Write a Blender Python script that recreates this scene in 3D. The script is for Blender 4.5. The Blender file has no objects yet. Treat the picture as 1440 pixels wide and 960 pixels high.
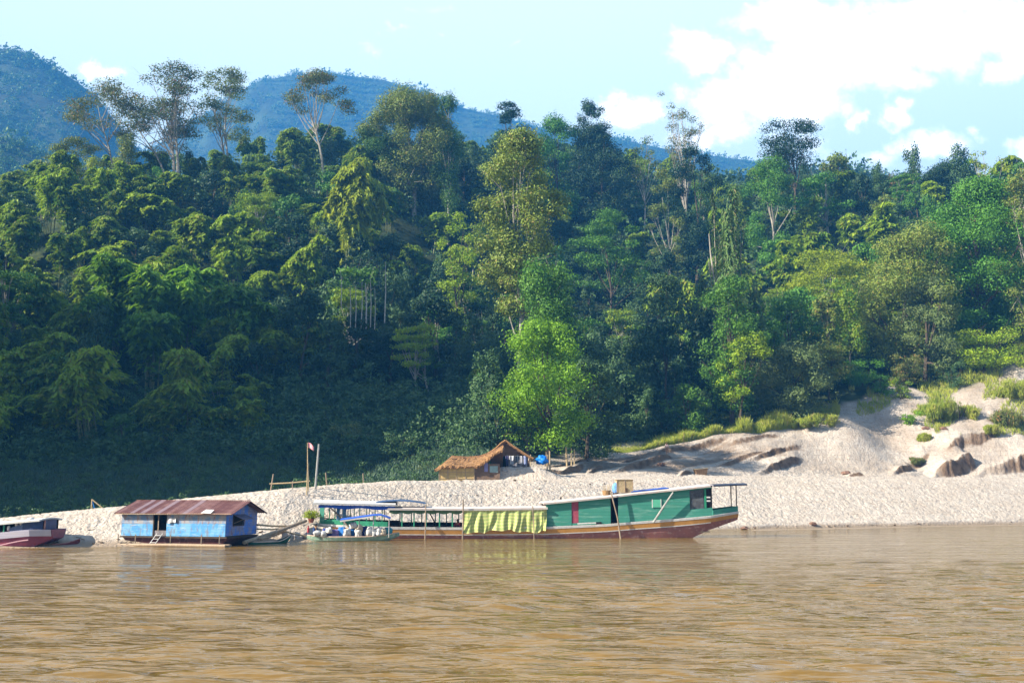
import bpy, bmesh, math, random
import numpy as np
from mathutils import Vector, Matrix, noise as mnoise

R = math.radians
SC = bpy.context.scene
COL = SC.collection
# ------------------------------------------------------------------ camera, sky, sun
H = 3.6            # eye height above the water
F = 1400.0         # focal length in pixels of the 1440 px wide photograph
HY = 690.0         # row of the horizon
PITCH = math.atan((HY - 480.0) / F)
CP, SP = math.cos(PITCH), math.sin(PITCH)
cd = bpy.data.cameras.new('camera'); cam = bpy.data.objects.new('camera', cd); COL.objects.link(cam)
cd.sensor_width = 36.0; cd.lens = 36.0 * F / 1440.0
cd.clip_start = 0.1; cd.clip_end = 20000
cam.location = (0, 0, H); cam.rotation_euler = (R(90) + PITCH, 0, 0)
SC.camera = cam
SUN_EL = R(31); SUN_AZ = R(289)   # azimuth clockwise from +Y seen from above: the sun stands left, a little in front
SUN = Vector((math.cos(SUN_EL) * math.sin(SUN_AZ), -0.0 + math.cos(SUN_EL) * math.cos(SUN_AZ), math.sin(SUN_EL)))
SUN = Vector((-math.cos(SUN_EL) * 0.94, -math.cos(SUN_EL) * 0.34, math.sin(SUN_EL))).normalized()
sl = bpy.data.lights.new('sun', 'SUN'); sl.energy = 5.0; sl.angle = R(0.6); sl.color = (1.0, 0.91, 0.75)
so = bpy.data.objects.new('sun', sl); COL.objects.link(so)
so.rotation_euler = SUN.to_track_quat('Z', 'Y').to_euler()
SC.view_settings.view_transform = 'Standard'; SC.view_settings.look = 'None'
SC.view_settings.gamma = 1.0; SC.view_settings.use_curve_mapping = False
SC.view_settings.exposure = 1.72
SC.cycles.max_bounces = 6; SC.cycles.diffuse_bounces = 3; SC.cycles.glossy_bounces = 3
SC.cycles.transmission_bounces = 4; SC.cycles.transparent_max_bounces = 8; SC.cycles.volume_bounces = 0
SC.cycles.use_denoising = True

W = bpy.data.worlds.new('World'); SC.world = W; W.use_nodes = True
nt = W.node_tree; nt.nodes.clear()
def N(nt, t, **kw):
    n = nt.nodes.new(t)
    for k, v in kw.items(): setattr(n, k, v)
    return n
def mth(nt, op, a, b=None, c=None, clamp=False):
    n = nt.nodes.new('ShaderNodeMath'); n.operation = op; n.use_clamp = clamp
    for i, v in enumerate((a, b, c)):
        if v is None: continue
        if isinstance(v, (int, float)): n.inputs[i].default_value = v
        else: nt.links.new(v, n.inputs[i])
    return n.outputs[0]
def mixc(nt, f, a, b, mode='MIX'):
    n = nt.nodes.new('ShaderNodeMix'); n.data_type = 'RGBA'; n.blend_type = mode
    if isinstance(f, (int, float)): n.inputs[0].default_value = f
    else: nt.links.new(f, n.inputs[0])
    for i, v in ((6, a), (7, b)):
        if isinstance(v, (tuple, list)): n.inputs[i].default_value = (*v[:3], 1)
        else: nt.links.new(v, n.inputs[i])
    return n.outputs[2]
def gno(px, py):   # direction of a picture point as (x/y, z/y)
    a = (px - 720) / F; b = (480 - py) / F
    return a / (CP - b * SP), (SP + b * CP) / (CP - b * SP)
sky = N(nt, 'ShaderNodeTexSky', sky_type='NISHITA'); sky.sun_disc = False
sky.sun_elevation = SUN_EL; sky.sun_rotation = math.atan2(SUN.x, SUN.y)
sky.air_density = 1.0; sky.dust_density = 1.2; sky.ozone_density = 1.0
tc = N(nt, 'ShaderNodeTexCoord'); sep = N(nt, 'ShaderNodeSeparateXYZ'); nt.links.new(tc.outputs['Generated'], sep.inputs[0])
yy = mth(nt, 'MAXIMUM', sep.outputs[1], 0.05)
gx = mth(nt, 'DIVIDE', sep.outputs[0], yy); gz = mth(nt, 'DIVIDE', sep.outputs[2], yy); gz0 = gz
cmb = N(nt, 'ShaderNodeCombineXYZ'); nt.links.new(gx, cmb.inputs[0]); nt.links.new(gz, cmb.inputs[1])
w2 = N(nt, 'ShaderNodeTexNoise'); w2.inputs['Scale'].default_value = 22; w2.inputs['Detail'].default_value = 6; w2.inputs['Roughness'].default_value = .6; nt.links.new(cmb.outputs[0], w2.inputs['Vector'])
ws = N(nt, 'ShaderNodeSeparateColor'); nt.links.new(w2.outputs['Color'], ws.inputs[0])
gx = mth(nt, 'ADD', gx, mth(nt, 'MULTIPLY', mth(nt, 'SUBTRACT', ws.outputs[0], .5), .10)); gz = mth(nt, 'ADD', gz, mth(nt, 'MULTIPLY', mth(nt, 'SUBTRACT', ws.outputs[1], .5), .07))
wn = N(nt, 'ShaderNodeTexNoise'); wn.inputs['Scale'].default_value = 30; wn.inputs['Detail'].default_value = 7; wn.inputs['Roughness'].default_value = 0.6
nt.links.new(cmb.outputs[0], wn.inputs['Vector'])
blobs = [  # cloud puffs: centre and radii in picture units, strength
 (1110, 120, 90, 70, 1.15), (1040, 150, 90, 48, 1.1), (985, 75, 62, 36, .95), (1190, 70, 120, 60, 1.2), (1300, 45, 110, 62, 1.2), (1400, 30, 90, 55, 1.1),
 (1150, 30, 130, 36, 1.1), (1000, 190, 70, 30, .9), (890, 158, 50, 26, 1.1), (1085, 8, 60, 24, .9), (1255, 100, 62, 38, .9),
 (1310, 200, 62, 30, 1.0), (1265, 158, 34, 24, .95), (1203, 172, 20, 26, .85), (1410, 98, 44, 24, .95), (1440, 220, 40, 22, .9), (1238, 222, 56, 20, .6), (1378, 178, 20, 18, .75),
 (140, 100, 30, 16, .85), (520, 68, 24, 22, .6), (555, 38, 34, 14, .55), (612, 38, 22, 12, .5), (718, 58, 30, 8, .45), (1120, 205, 70, 30, .65), (1500, 60, 120, 60, 1.1), (760, 95, 30, 8, .3), (600, 6, 80, 14, .35)]
acc = None
for (px, py, rx, ry, s) in blobs:
    cx, cz = gno(px, py)
    dx = mth(nt, 'MULTIPLY', mth(nt, 'SUBTRACT', gx, cx), F / rx); dz = mth(nt, 'MULTIPLY', mth(nt, 'SUBTRACT', gz, cz), F / ry)
    d2 = mth(nt, 'ADD', mth(nt, 'MULTIPLY', dx, dx), mth(nt, 'MULTIPLY', dz, dz))
    e = mth(nt, 'MULTIPLY', mth(nt, 'EXPONENT', mth(nt, 'MULTIPLY', d2, -0.9)), s)
    acc = e if acc is None else mth(nt, 'MAXIMUM', acc, e)
nn = mth(nt, 'MULTIPLY', mth(nt, 'SUBTRACT', wn.outputs[0], 0.5), 1.15)
m = mth(nt, 'ADD', acc, mth(nt, 'MULTIPLY', nn, mth(nt, 'MINIMUM', mth(nt, 'MULTIPLY', acc, 3), 1)))
mr = N(nt, 'ShaderNodeMapRange', interpolation_type='SMOOTHSTEP'); nt.links.new(m, mr.inputs[0])
mr.inputs[1].default_value = 0.30; mr.inputs[2].default_value = 1.0
skyc = mixc(nt, 1.0, sky.outputs[0], (1.05, 1.05, 1.0), 'MULTIPLY')
hz = N(nt, 'ShaderNodeMapRange'); nt.links.new(gz0, hz.inputs[0]); hz.inputs[1].default_value = 1.1; hz.inputs[2].default_value = 3.0; hz.inputs[3].default_value = 0.92; hz.inputs[4].default_value = 0.05
air = mixc(nt, hz.outputs[0], skyc, (9.0, 10.2, 10.0))        # thin bright veil of high cloud
cld = mixc(nt, mr.outputs[0], air, (17.5, 17.0, 16.2))
bg = N(nt, 'ShaderNodeBackground'); nt.links.new(cld, bg.inputs[0]); bg.inputs[1].default_value = 0.05
wo = N(nt, 'ShaderNodeOutputWorld'); nt.links.new(bg.outputs[0], wo.inputs[0])

# ------------------------------------------------------------------ helpers
def P(px, py, Y):
    """world point seen at picture point px,py (1440x960) at distance Y"""
    a, b = gno(px, py)
    return Vector((a * Y, Y, H + b * Y))
def Zp(py, Y): return H + gno(720, py)[1] * Y
def Xp(px, py, Y): return gno(px, py)[0] * Y

def setp(o, label=None, cat=None, group=None, kind=None):
    if label: o['label'] = label
    if cat: o['category'] = cat
    if group: o['group'] = group
    if kind: o['kind'] = kind
    return o
def empty(name, loc=(0, 0, 0), rz=0.0, label=None, cat=None, group=None):
    o = bpy.data.objects.new(name, None); COL.objects.link(o); o.location = loc; o.rotation_euler = (0, 0, rz)
    o.empty_display_size = 0.3
    return setp(o, label, cat, group)
def np_mesh(name, V, quads=None, tris=None, smooth=False):
    me = bpy.data.meshes.new(name)
    V = np.asarray(V, dtype=np.float32)
    nq = 0 if quads is None else len(quads); ntr = 0 if tris is None else len(tris)
    me.vertices.add(len(V)); me.vertices.foreach_set('co', V.ravel())
    idx = []
    if nq: idx.append(np.asarray(quads, dtype=np.int32).ravel())
    if ntr: idx.append(np.asarray(tris, dtype=np.int32).ravel())
    idx = np.concatenate(idx)
    me.loops.add(len(idx)); me.loops.foreach_set('vertex_index', idx)
    me.polygons.add(nq + ntr)
    starts = np.concatenate([np.arange(nq) * 4, nq * 4 + np.arange(ntr) * 3]).astype(np.int32)
    me.polygons.foreach_set('loop_start', starts)
    me.polygons.foreach_set('use_smooth', np.full(nq + ntr, smooth))
    me.update(calc_edges=True)
    return me
def link(name, me, mat, parent=None, loc=None):
    o = bpy.data.objects.new(name, me); COL.objects.link(o)
    if mat and not me.materials: me.materials.append(mat)
    if parent: o.parent = parent
    if loc is not None: o.location = loc
    return o
class MB:
    """collects simple solids into one mesh"""
    def __init__(s): s.v = []; s.f = []
    def add(s, vs, fs):
        n = len(s.v); s.v += [tuple(v) for v in vs]; s.f += [tuple(i + n for i in f) for f in fs]; return s
    def hexa(s, b, t):   # bottom four, top four (same order)
        return s.add(list(b) + list(t), [(3, 2, 1, 0), (4, 5, 6, 7), (0, 1, 5, 4), (1, 2, 6, 5), (2, 3, 7, 6), (3, 0, 4, 7)])
    def box(s, x0, x1, y0, y1, z0, z1):
        return s.hexa([(x0, y0, z0), (x1, y0, z0), (x1, y1, z0), (x0, y1, z0)], [(x0, y0, z1), (x1, y0, z1), (x1, y1, z1), (x0, y1, z1)])
    def tube(s, pts, rad, n=8, cap=True):
        pts = [Vector(p) for p in pts]
        if isinstance(rad, (int, float)): rad = [rad] * len(pts)
        base = len(s.v); up = Vector((0.3, 0.2, 1)).normalized()
        for i, p in enumerate(pts):
            t = (pts[min(i + 1, len(pts) - 1)] - pts[max(i - 1, 0)]).normalized()
            if abs(t.dot(up)) > 0.95: up = Vector((1, 0.1, 0.05)).normalized()
            u = t.cross(up).normalized(); w = u.cross(t).normalized(); up = w
            for k in range(n):
                a = 2 * math.pi * k / n
                s.v.append(tuple(p + (u * math.cos(a) + w * math.sin(a)) * rad[i]))
        for i in range(len(pts) - 1):
            for k in range(n):
                a = base + i * n + k; b = base + i * n + (k + 1) % n
                s.f.append((a, b, b + n, a + n))
        if cap:
            s.f.append(tuple(base + k for k in range(n))[::-1]); s.f.append(tuple(base + (len(pts) - 1) * n + k for k in range(n)))
        return s
    def lump(s, c, r, seed=0, amp=0.18, seg=12, rings=8, fn=None):
        """rounded uneven solid (sack, bundle, stone)"""
        c = Vector(c); base = len(s.v); rr = Vector(r)
        for i in range(rings + 1):
            th = math.pi * i / rings
            for k in range(seg):
                ph = 2 * math.pi * k / seg
                d = Vector((math.sin(th) * math.cos(ph), math.sin(th) * math.sin(ph), math.cos(th)))
                q = 1 + amp * mnoise.noise(d * 1.7 + Vector((seed * 3.1, seed, 0))) * 1.6 + amp * .5 * mnoise.noise(d * 4.5 + Vector((seed, 5, 1)))
                if fn: q *= fn(d)
                s.v.append(tuple(c + Vector((d.x * rr.x, d.y * rr.y, d.z * rr.z)) * q))
        for i in range(rings):
            for k in range(seg):
                a = base + i * seg + k; b = base + i * seg + (k + 1) % seg
                s.f.append((a, a + seg, b + seg, b))
        return s
    def grid(s, fn, nu, nv, thick=0.0):
        """sheet given by fn(u,v) -> point; thick adds a back side"""
        P0 = [[Vector(fn(i / nu, j / nv)) for j in range(nv + 1)] for i in range(nu + 1)]
        base = len(s.v); w = nv + 1
        for r_ in P0: s.v += [tuple(p) for p in r_]
        for i in range(nu):
            for j in range(nv):
                a = base + i * w + j; s.f.append((a, a + w, a + w + 1, a + 1))
        if thick:
            b2 = len(s.v)
            for i in range(nu + 1):
                for j in range(nv + 1):
                    du = P0[min(i + 1, nu)][j] - P0[max(i - 1, 0)][j]; dv = P0[i][min(j + 1, nv)] - P0[i][max(j - 1, 0)]
                    nn_ = du.cross(dv); nn_ = nn_.normalized() if nn_.length > 1e-9 else Vector((0, 0, 1))
                    s.v.append(tuple(P0[i][j] - nn_ * thick))
            for i in range(nu):
                for j in range(nv):
                    a = b2 + i * w + j; s.f.append((a, a + 1, a + w + 1, a + w))
            def rim(lst):
                for a, b in zip(lst[:-1], lst[1:]): s.f.append((base + a, base + b, b2 + b, b2 + a))
            rim([i * w for i in range(nu + 1)][::-1]); rim([i * w + nv for i in range(nu + 1)])
            rim([j for j in range(nv + 1)]); rim([nu * w + j for j in range(nv + 1)][::-1])
        return s
    def build(s, name, mat, parent=None, smooth=False, bevel=0.0):
        me = bpy.data.meshes.new(name); me.from_pydata(s.v, [], s.f); me.update()
        if smooth: me.polygons.foreach_set('use_smooth', [True] * len(me.polygons))
        me.materials.append(mat)
        o = bpy.data.objects.new(name, me); COL.objects.link(o)
        if parent: o.parent = parent
        if bevel:
            md = o.modifiers.new('b', 'BEVEL'); md.width = bevel; md.segments = 1; md.limit_method = 'ANGLE'
        return o

def mat(name, col, rough=0.7, var=0.15, scale=3.0, bump=0.0, bscale=20.0, col2=None, spec=0.3, stretch=(1, 1, 1), dirt=None, metal=0.0, detail=6, thr=None):
    m = bpy.data.materials.new(name); m.use_nodes = True; t = m.node_tree; b = t.nodes['Principled BSDF']
    b.inputs['Roughness'].default_value = rough; b.inputs['Specular IOR Level'].default_value = spec; b.inputs['Metallic'].default_value = metal
    tc = N(t, 'ShaderNodeTexCoord'); mp = N(t, 'ShaderNodeMapping'); t.links.new(tc.outputs['Object'], mp.inputs[0]); mp.inputs['Scale'].default_value = stretch
    nz = N(t, 'ShaderNodeTexNoise'); t.links.new(mp.outputs[0], nz.inputs[0]); nz.inputs['Scale'].default_value = scale; nz.inputs['Detail'].default_value = detail; nz.inputs['Roughness'].default_value = .62
    c2 = col2 if col2 else tuple(c * (1 - var * 1.8) for c in col)
    f = N(t, 'ShaderNodeMapRange'); t.links.new(nz.outputs[0], f.inputs[0])
    lo, hi = thr if thr else (0.32, 0.68)
    f.inputs[1].default_value = lo; f.inputs[2].default_value = hi
    c = mixc(t, f.outputs[0], c2, col)
    if dirt:
        n2 = N(t, 'ShaderNodeTexNoise'); t.links.new(mp.outputs[0], n2.inputs[0]); n2.inputs['Scale'].default_value = scale * 2.7; n2.inputs['Detail'].default_value = 8
        f2 = N(t, 'ShaderNodeMapRange'); t.links.new(n2.outputs[0], f2.inputs[0]); f2.inputs[1].default_value = .54; f2.inputs[2].default_value = .66
        c = mixc(t, mth(t, 'MULTIPLY', f2.outputs[0], .8), c, dirt)
    t.links.new(c, b.inputs['Base Color'])
    if bump:
        n3 = N(t, 'ShaderNodeTexNoise'); t.links.new(mp.outputs[0], n3.inputs[0]); n3.inputs['Scale'].default_value = bscale; n3.inputs['Detail'].default_value = 5
        bp = N(t, 'ShaderNodeBump'); bp.inputs['Strength'].default_value = 0.7; bp.inputs['Distance'].default_value = bump
        t.links.new(n3.outputs[0], bp.inputs['Height']); t.links.new(bp.outputs[0], b.inputs['Normal'])
    return m
def leafmat(name, a, b_, trans=0.3, yellow=None, hue=0.03):
    """leaf colours run from a to b_ from leaf to leaf and plant to plant"""
    m = bpy.data.materials.new(name); m.use_nodes = True; t = m.node_tree; pb = t.nodes['Principled BSDF']
    geo = N(t, 'ShaderNodeNewGeometry'); oi = N(t, 'ShaderNodeObjectInfo')
    tcx = N(t, 'ShaderNodeTexCoord'); nz = N(t, 'ShaderNodeTexNoise'); nz.inputs['Scale'].default_value = 0.5; nz.inputs['Detail'].default_value = 3
    t.links.new(tcx.outputs['Object'], nz.inputs[0])
    f = mth(t, 'ADD', mth(t, 'MULTIPLY', geo.outputs['Random Per Island'], .25), mth(t, 'MULTIPLY', oi.outputs['Random'], .6))
    f = mth(t, 'ADD', f, mth(t, 'MULTIPLY', mth(t, 'SUBTRACT', nz.outputs[0], .45), 1.7), clamp=True)
    c = mixc(t, f, a, b_)
    if yellow:
        g = mth(t, 'GREATER_THAN', geo.outputs['Random Per Island'], 0.93)
        c = mixc(t, g, c, yellow)
    hs = N(t, 'ShaderNodeHueSaturation'); t.links.new(c, hs.inputs['Color'])
    t.links.new(mth(t, 'ADD', 0.5 - hue, mth(t, 'MULTIPLY', oi.outputs['Random'], 2 * hue)), hs.inputs['Hue'])
    t.links.new(hs.outputs[0], pb.inputs['Base Color']); pb.inputs['Roughness'].default_value = 0.55; pb.inputs['Specular IOR Level'].default_value = 0.25
    tr = N(t, 'ShaderNodeBsdfTranslucent'); t.links.new(hs.outputs[0], tr.inputs[0])
    mx = N(t, 'ShaderNodeMixShader'); mx.inputs[0].default_value = trans
    out = t.nodes['Material Output']; t.links.new(pb.outputs[0], mx.inputs[1]); t.links.new(tr.outputs[0], mx.inputs[2]); t.links.new(mx.outputs[0], out.inputs[0])
    return m

# ------------------------------------------------------------------ terrain
_rs = np.random.RandomState(7)
_NG = _rs.rand(256, 256)
def vnoise(x, y):
    xi = np.floor(x).astype(int); yi = np.floor(y).astype(int); fx = x - xi; fy = y - yi
    fx = fx * fx * (3 - 2 * fx); fy = fy * fy * (3 - 2 * fy)
    g = lambda a, b: _NG[a % 256, b % 256]
    return (g(xi, yi) * (1 - fx) * (1 - fy) + g(xi + 1, yi) * fx * (1 - fy) + g(xi, yi + 1) * (1 - fx) * fy + g(xi + 1, yi + 1) * fx * fy) * 2 - 1
def fbm(x, y, o=4):
    s = 0; a = 1; 
    for i in range(o): s = s + a * vnoise(x * 2 ** i + 17.3 * i, y * 2 ** i + 9.1 * i); a *= 0.5
    return s
UK = np.array([-600, -300, 0, 200, 400, 550, 680, 800, 950, 1080, 1250, 1340, 1440, 1750, 2200], float)
sh_Y = [58, 61, 64.5, 67, 72, 77, 81.5, 84, 92, 98, 104, 108, 112, 122, 135]
ri_Y = [66, 69, 72, 77, 84, 94, 103, 108, 116, 125, 130, 132, 135, 146, 160]
ri_p = [770, 752, 729, 709, 687, 677, 675.5, 674, 672, 671.5, 672.5, 673, 673, 672, 672]
di_Y = [76, 79, 82, 88, 96, 106, 110, 114, 122, 131, 136, 138, 141, 152, 168]
di_z = [.3, .3, .4, .8, 2.0, 3.0, 4.3, 5.0, 5.3, 5.3, 5.0, 5.0, 5.0, 5.0, 5.0]
fo_Y = [125, 125, 125, 125, 125, 124, 122, 140, 150, 155, 165, 168, 170, 175, 190]
fo_p = [668, 668, 668, 668, 668, 664, 651, 636, 618, 596, 562, 550, 520, 480, 470]
mi_Y = [170, 170, 170, 170, 175, 180, 185, 205, 210, 200, 200, 200, 200, 200, 215]
mi_p = [555, 555, 555, 555, 550, 545, 545, 535, 525, 500, 470, 455, 440, 400, 400]
rg_Y = [290, 290, 290, 290, 310, 330, 370, 400, 390, 340, 300, 285, 270, 270, 280]
rg_p = [305, 305, 305, 290, 268, 262, 264, 266, 290, 292, 300, 300, 297, 285, 285]
def zz(pl, Yl): return [Zp(p, y) for p, y in zip(pl, Yl)]
ROWY = np.array([[y - 14 for y in sh_Y], sh_Y, ri_Y, di_Y, fo_Y, mi_Y, rg_Y, [y + 90 for y in rg_Y], [900] * len(UK), [6000] * len(UK)], float)
_rz = zz(rg_p, rg_Y)
ROWZ = np.array([[-2.2] * len(UK), [0.0] * len(UK), zz(ri_p, ri_Y), di_z, zz(fo_p, fo_Y), zz(mi_p, mi_Y), _rz, [z - 28 for z in _rz], [60] * len(UK), [40] * len(UK)], float)
NR = len(ROWY)
def Z0(x, Y):
    x = np.asarray(x, float); Y = np.asarray(Y, float)
    U = 720 + x / Y * F / CP
    ry = np.stack([np.interp(U, UK, r) for r in ROWY]); rz = np.stack([np.interp(U, UK, r) for r in ROWZ])
    d = np.diff(rz, axis=0) / np.diff(ry, axis=0)
    m_ = np.zeros_like(rz); m_[0] = d[0]; m_[-1] = d[-1]
    same = d[:-1] * d[1:] > 0
    m_[1:-1] = np.where(same, 2 * d[:-1] * d[1:] / np.where(np.abs(d[:-1] + d[1:]) < 1e-9, 1, d[:-1] + d[1:]), 0)
    m_[4] = 0.5 * (d[3] + d[4]); m_[1] = d[1] * 0.6
    out = np.full(U.shape, -2.2)
    for k in range(NR - 1):
        h = ry[k + 1] - ry[k]; t = (Y - ry[k]) / h; s_ = (t >= 0) & (t <= 1); t = np.clip(t, 0, 1)
        v = (2 * t ** 3 - 3 * t ** 2 + 1) * rz[k] + (t ** 3 - 2 * t ** 2 + t) * h * m_[k] + (-2 * t ** 3 + 3 * t ** 2) * rz[k + 1] + (t ** 3 - t ** 2) * h * m_[k + 1]
        out = np.where(s_, v, out)
    return out
def sst(a, b, x): t = np.clip((x - a) / (b - a), 0, 1); return t * t * (3 - 2 * t)
def rowY(k, U): return np.interp(U, UK, ROWY[k])
def hit0(px, py, zf=None, y0=60, y1=420):
    zf = zf or Z0
    Ys = np.arange(y0, y1, 0.25); a, b = gno(px, py)
    g = zf(a * Ys, Ys); ray = H + b * Ys
    i = np.argmax(g > ray)
    return Ys[i] if g[i] > ray[i] else None
# scarps of the eroded bank: picture polyline of the foot, height, depth of the mound behind
SCARPS = []
for pts, A, w, L in [
    ([(1316, 671), (1352, 664), (1378, 660)], 3.0, .9, 10), ([(1372, 671), (1420, 664), (1500, 655), (1600, 650)], 2.7, 1.0, 12),
    ([(1318, 645), (1345, 638), (1375, 630), (1414, 614)], 2.3, .8, 11),
    ([(1270, 650), (1290, 648), (1312, 640)], .9, .7, 6),
    ([(1256, 671), (1270, 664), (1288, 655)], 1.2, .6, 6),
    ([(1066, 669), (1092, 664), (1110, 656), (1130, 648)], 1.1, .8, 6),
    ([(1050, 652), (1090, 643), (1130, 629)], 1.0, .6, 5),
    ([(1192, 670), (1214, 668)], .6, .5, 4),
    ([(1385, 606), (1414, 600)], 1.5, .6, 4),
    ([(856, 665), (900, 658), (952, 645)], 1.0, .8, 6),
    ([(822, 663), (850, 657)], .7, .5, 4),
    ([(900, 644), (960, 633), (1030, 622)], .8, .7, 5),
    ([(740, 674), (790, 669), (826, 655)], 1.1, .9, 7),
    ([(955, 669), (975, 667)], .6, .5, 4),
    ([(1000, 661), (1040, 650), (1078, 640)], .6, .7, 5),
    ([(1010, 633), (1060, 622), (1100, 612)], .6, .6, 5), ([(760, 662), (800, 655), (840, 645)], .6, .6, 4), ([(870, 650), (905, 642)], .5, .5, 3)]:
    q = []
    for (px, py) in pts:
        Y = hit0(px, py)
        if Y is None: Y = 140.0
        q.append((gno(px, py)[0] * Y, Y))
    SCARPS.append((q, A, w, L))
def scarp(x, Y):
    tot = np.zeros_like(x); dirt = np.zeros_like(x)
    for q, A, w, L in SCARPS:
        xs = np.array([p[0] for p in q]); ys = np.array([p[1] for p in q])
        m_ = (x > xs[0] - 3) & (x < xs[-1] + 3) & (Y > ys.min() - 6) & (Y < ys.max() + L + 4)
        if not m_.any(): continue
        xx = x[m_]; Y_ = Y[m_]
        yl = np.interp(xx, xs, ys) + .55 * fbm(xx * .35, xx * .02 + A, 2) + .18 * vnoise(xx * 2.1, xx * 0 + A)
        d = Y_ - yl
        Ls = xs[-1] - xs[0]; end = sst(xs[0] - .1 * Ls, xs[0] + .45 * Ls, xx) * (1 - sst(xs[-1] - .18 * Ls, xs[-1] + .04 * Ls, xx))
        end = end * (.85 + .25 * vnoise(xx * .5, A + xx * 0))
        w = w * .65; pr = np.clip(d / w, 0, 1) * np.clip(1 - (d - w) / (L - w), 0, 1) ** 1.3
        tot[m_] = np.maximum(tot[m_], A * .8 * pr * end)
        fr = sst(-.6, .1, d) * (1 - sst(w * 1.1, w * 1.5, d)) * np.clip(end * 1.6, 0, 1)
        dirt[m_] = np.maximum(dirt[m_], fr)
    return tot, dirt
_hY = hit0(1252, 610) or 150.0; _hX = gno(1252, 610)[0] * _hY
def Zg(x, Y, detail=True):
    x = np.asarray(x, float); Y = np.asarray(Y, float)
    z = Z0(x, Y); U = 720 + x / Y * F / CP
    sc, _ = scarp(x.ravel(), Y.ravel()); z = z + sc.reshape(x.shape)
    # hollow in the dune
    u_ = (x - _hX) / 6.0; v_ = (Y - _hY) / 7.0
    z = z - 2.0 * np.exp(-(u_ ** 2 + v_ ** 2) * 1.3) + 1.1 * np.exp(-(((x - _hX + 6.5) / 4.5) ** 2 + (v_) ** 2))
    hill = sst(0, 50, Y - rowY(4, U))
    z = z + hill * (5.0 * fbm(x / 34, Y / 34, 3)) + sst(0, 12, Y - rowY(3, U)) * (1 - hill) * (0.35 * fbm(x / 7, Y / 7, 3))
    # erosion streaks of the bank, running down to the left
    bank = sst(1, 6, Y - rowY(3, U)) * (1 - sst(-4, 6, Y - rowY(4, U))) * sst(700, 760, U)
    z = z + bank * 0.32 * fbm((x * .55 - Y * .8) / 3.2, (x * .8 + Y * .55) / 9.0, 3)
    front = sst(0.5, 3, Y - rowY(1, U)) * (1 - sst(0, 12, Y - rowY(3, U)))
    z = z + front * 0.07 * fbm(x / 5, Y / 5, 2)
    xm_ = (716 - 720) / F * 114; pl = sst(-4.2, -2.6, x - xm_) * (1 - sst(2.8, 7, x - xm_)) * sst(110.6, 112.6, Y) * (1 - sst(119, 126, Y)); zt_ = Zp(656.5, 113.0)
    z = z + pl * np.maximum(0, zt_ - z)
    if detail:
        # trampled sand: dimples a foot long
        fp = front * (1 - sst(1330, 1600, U) * .4) + bank * sst(900, 1100, U) * .9
        z = z + fp * (.6 + .4 * sst(300, 700, U)) * (0.050 * vnoise((x + Y * .8) / .30, (Y - x * .35) / .58) + 0.05 * vnoise(x / .22 + 40, Y / .4))
        # low cut bank along the water on the right
        e = Y - rowY(1, U)
        z = np.where((e < .3) & (e > -9), np.maximum(z, .055 + .014 * e - 3 * (1 - sst(960, 1060, U)) + .02 * vnoise(x / 3, Y)), z)
        z = z + sst(980, 1060, U) * (.14 * sst(1.2, 1.5, e + .5 * fbm(x / 3, x * 0, 2)) - .12 * (1 - sst(1.0, 1.3, e)) * sst(-2, 0, e))
    return z
def G(x, Y): return float(Zg(np.array([x]), np.array([Y]), False)[0])
def hit(px, py, y0=62, y1=420):
    """ground point under picture point"""
    Ys = np.arange(y0, y1, 0.25); a, b = gno(px, py)
    g = Zg(a * Ys, Ys, False); ray = H + b * Ys; i = int(np.argmax(g > ray))
    if not g[i] > ray[i]: i = len(Ys) - 1
    return Vector((a * Ys[i], Ys[i], float(g[i])))
def grid_quads(nr, nc):
    i = np.arange(nr - 1)[:, None] * nc + np.arange(nc - 1)[None, :]
    return np.stack([i, i + 1, i + 1 + nc, i + nc], -1).reshape(-1, 4)

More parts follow.
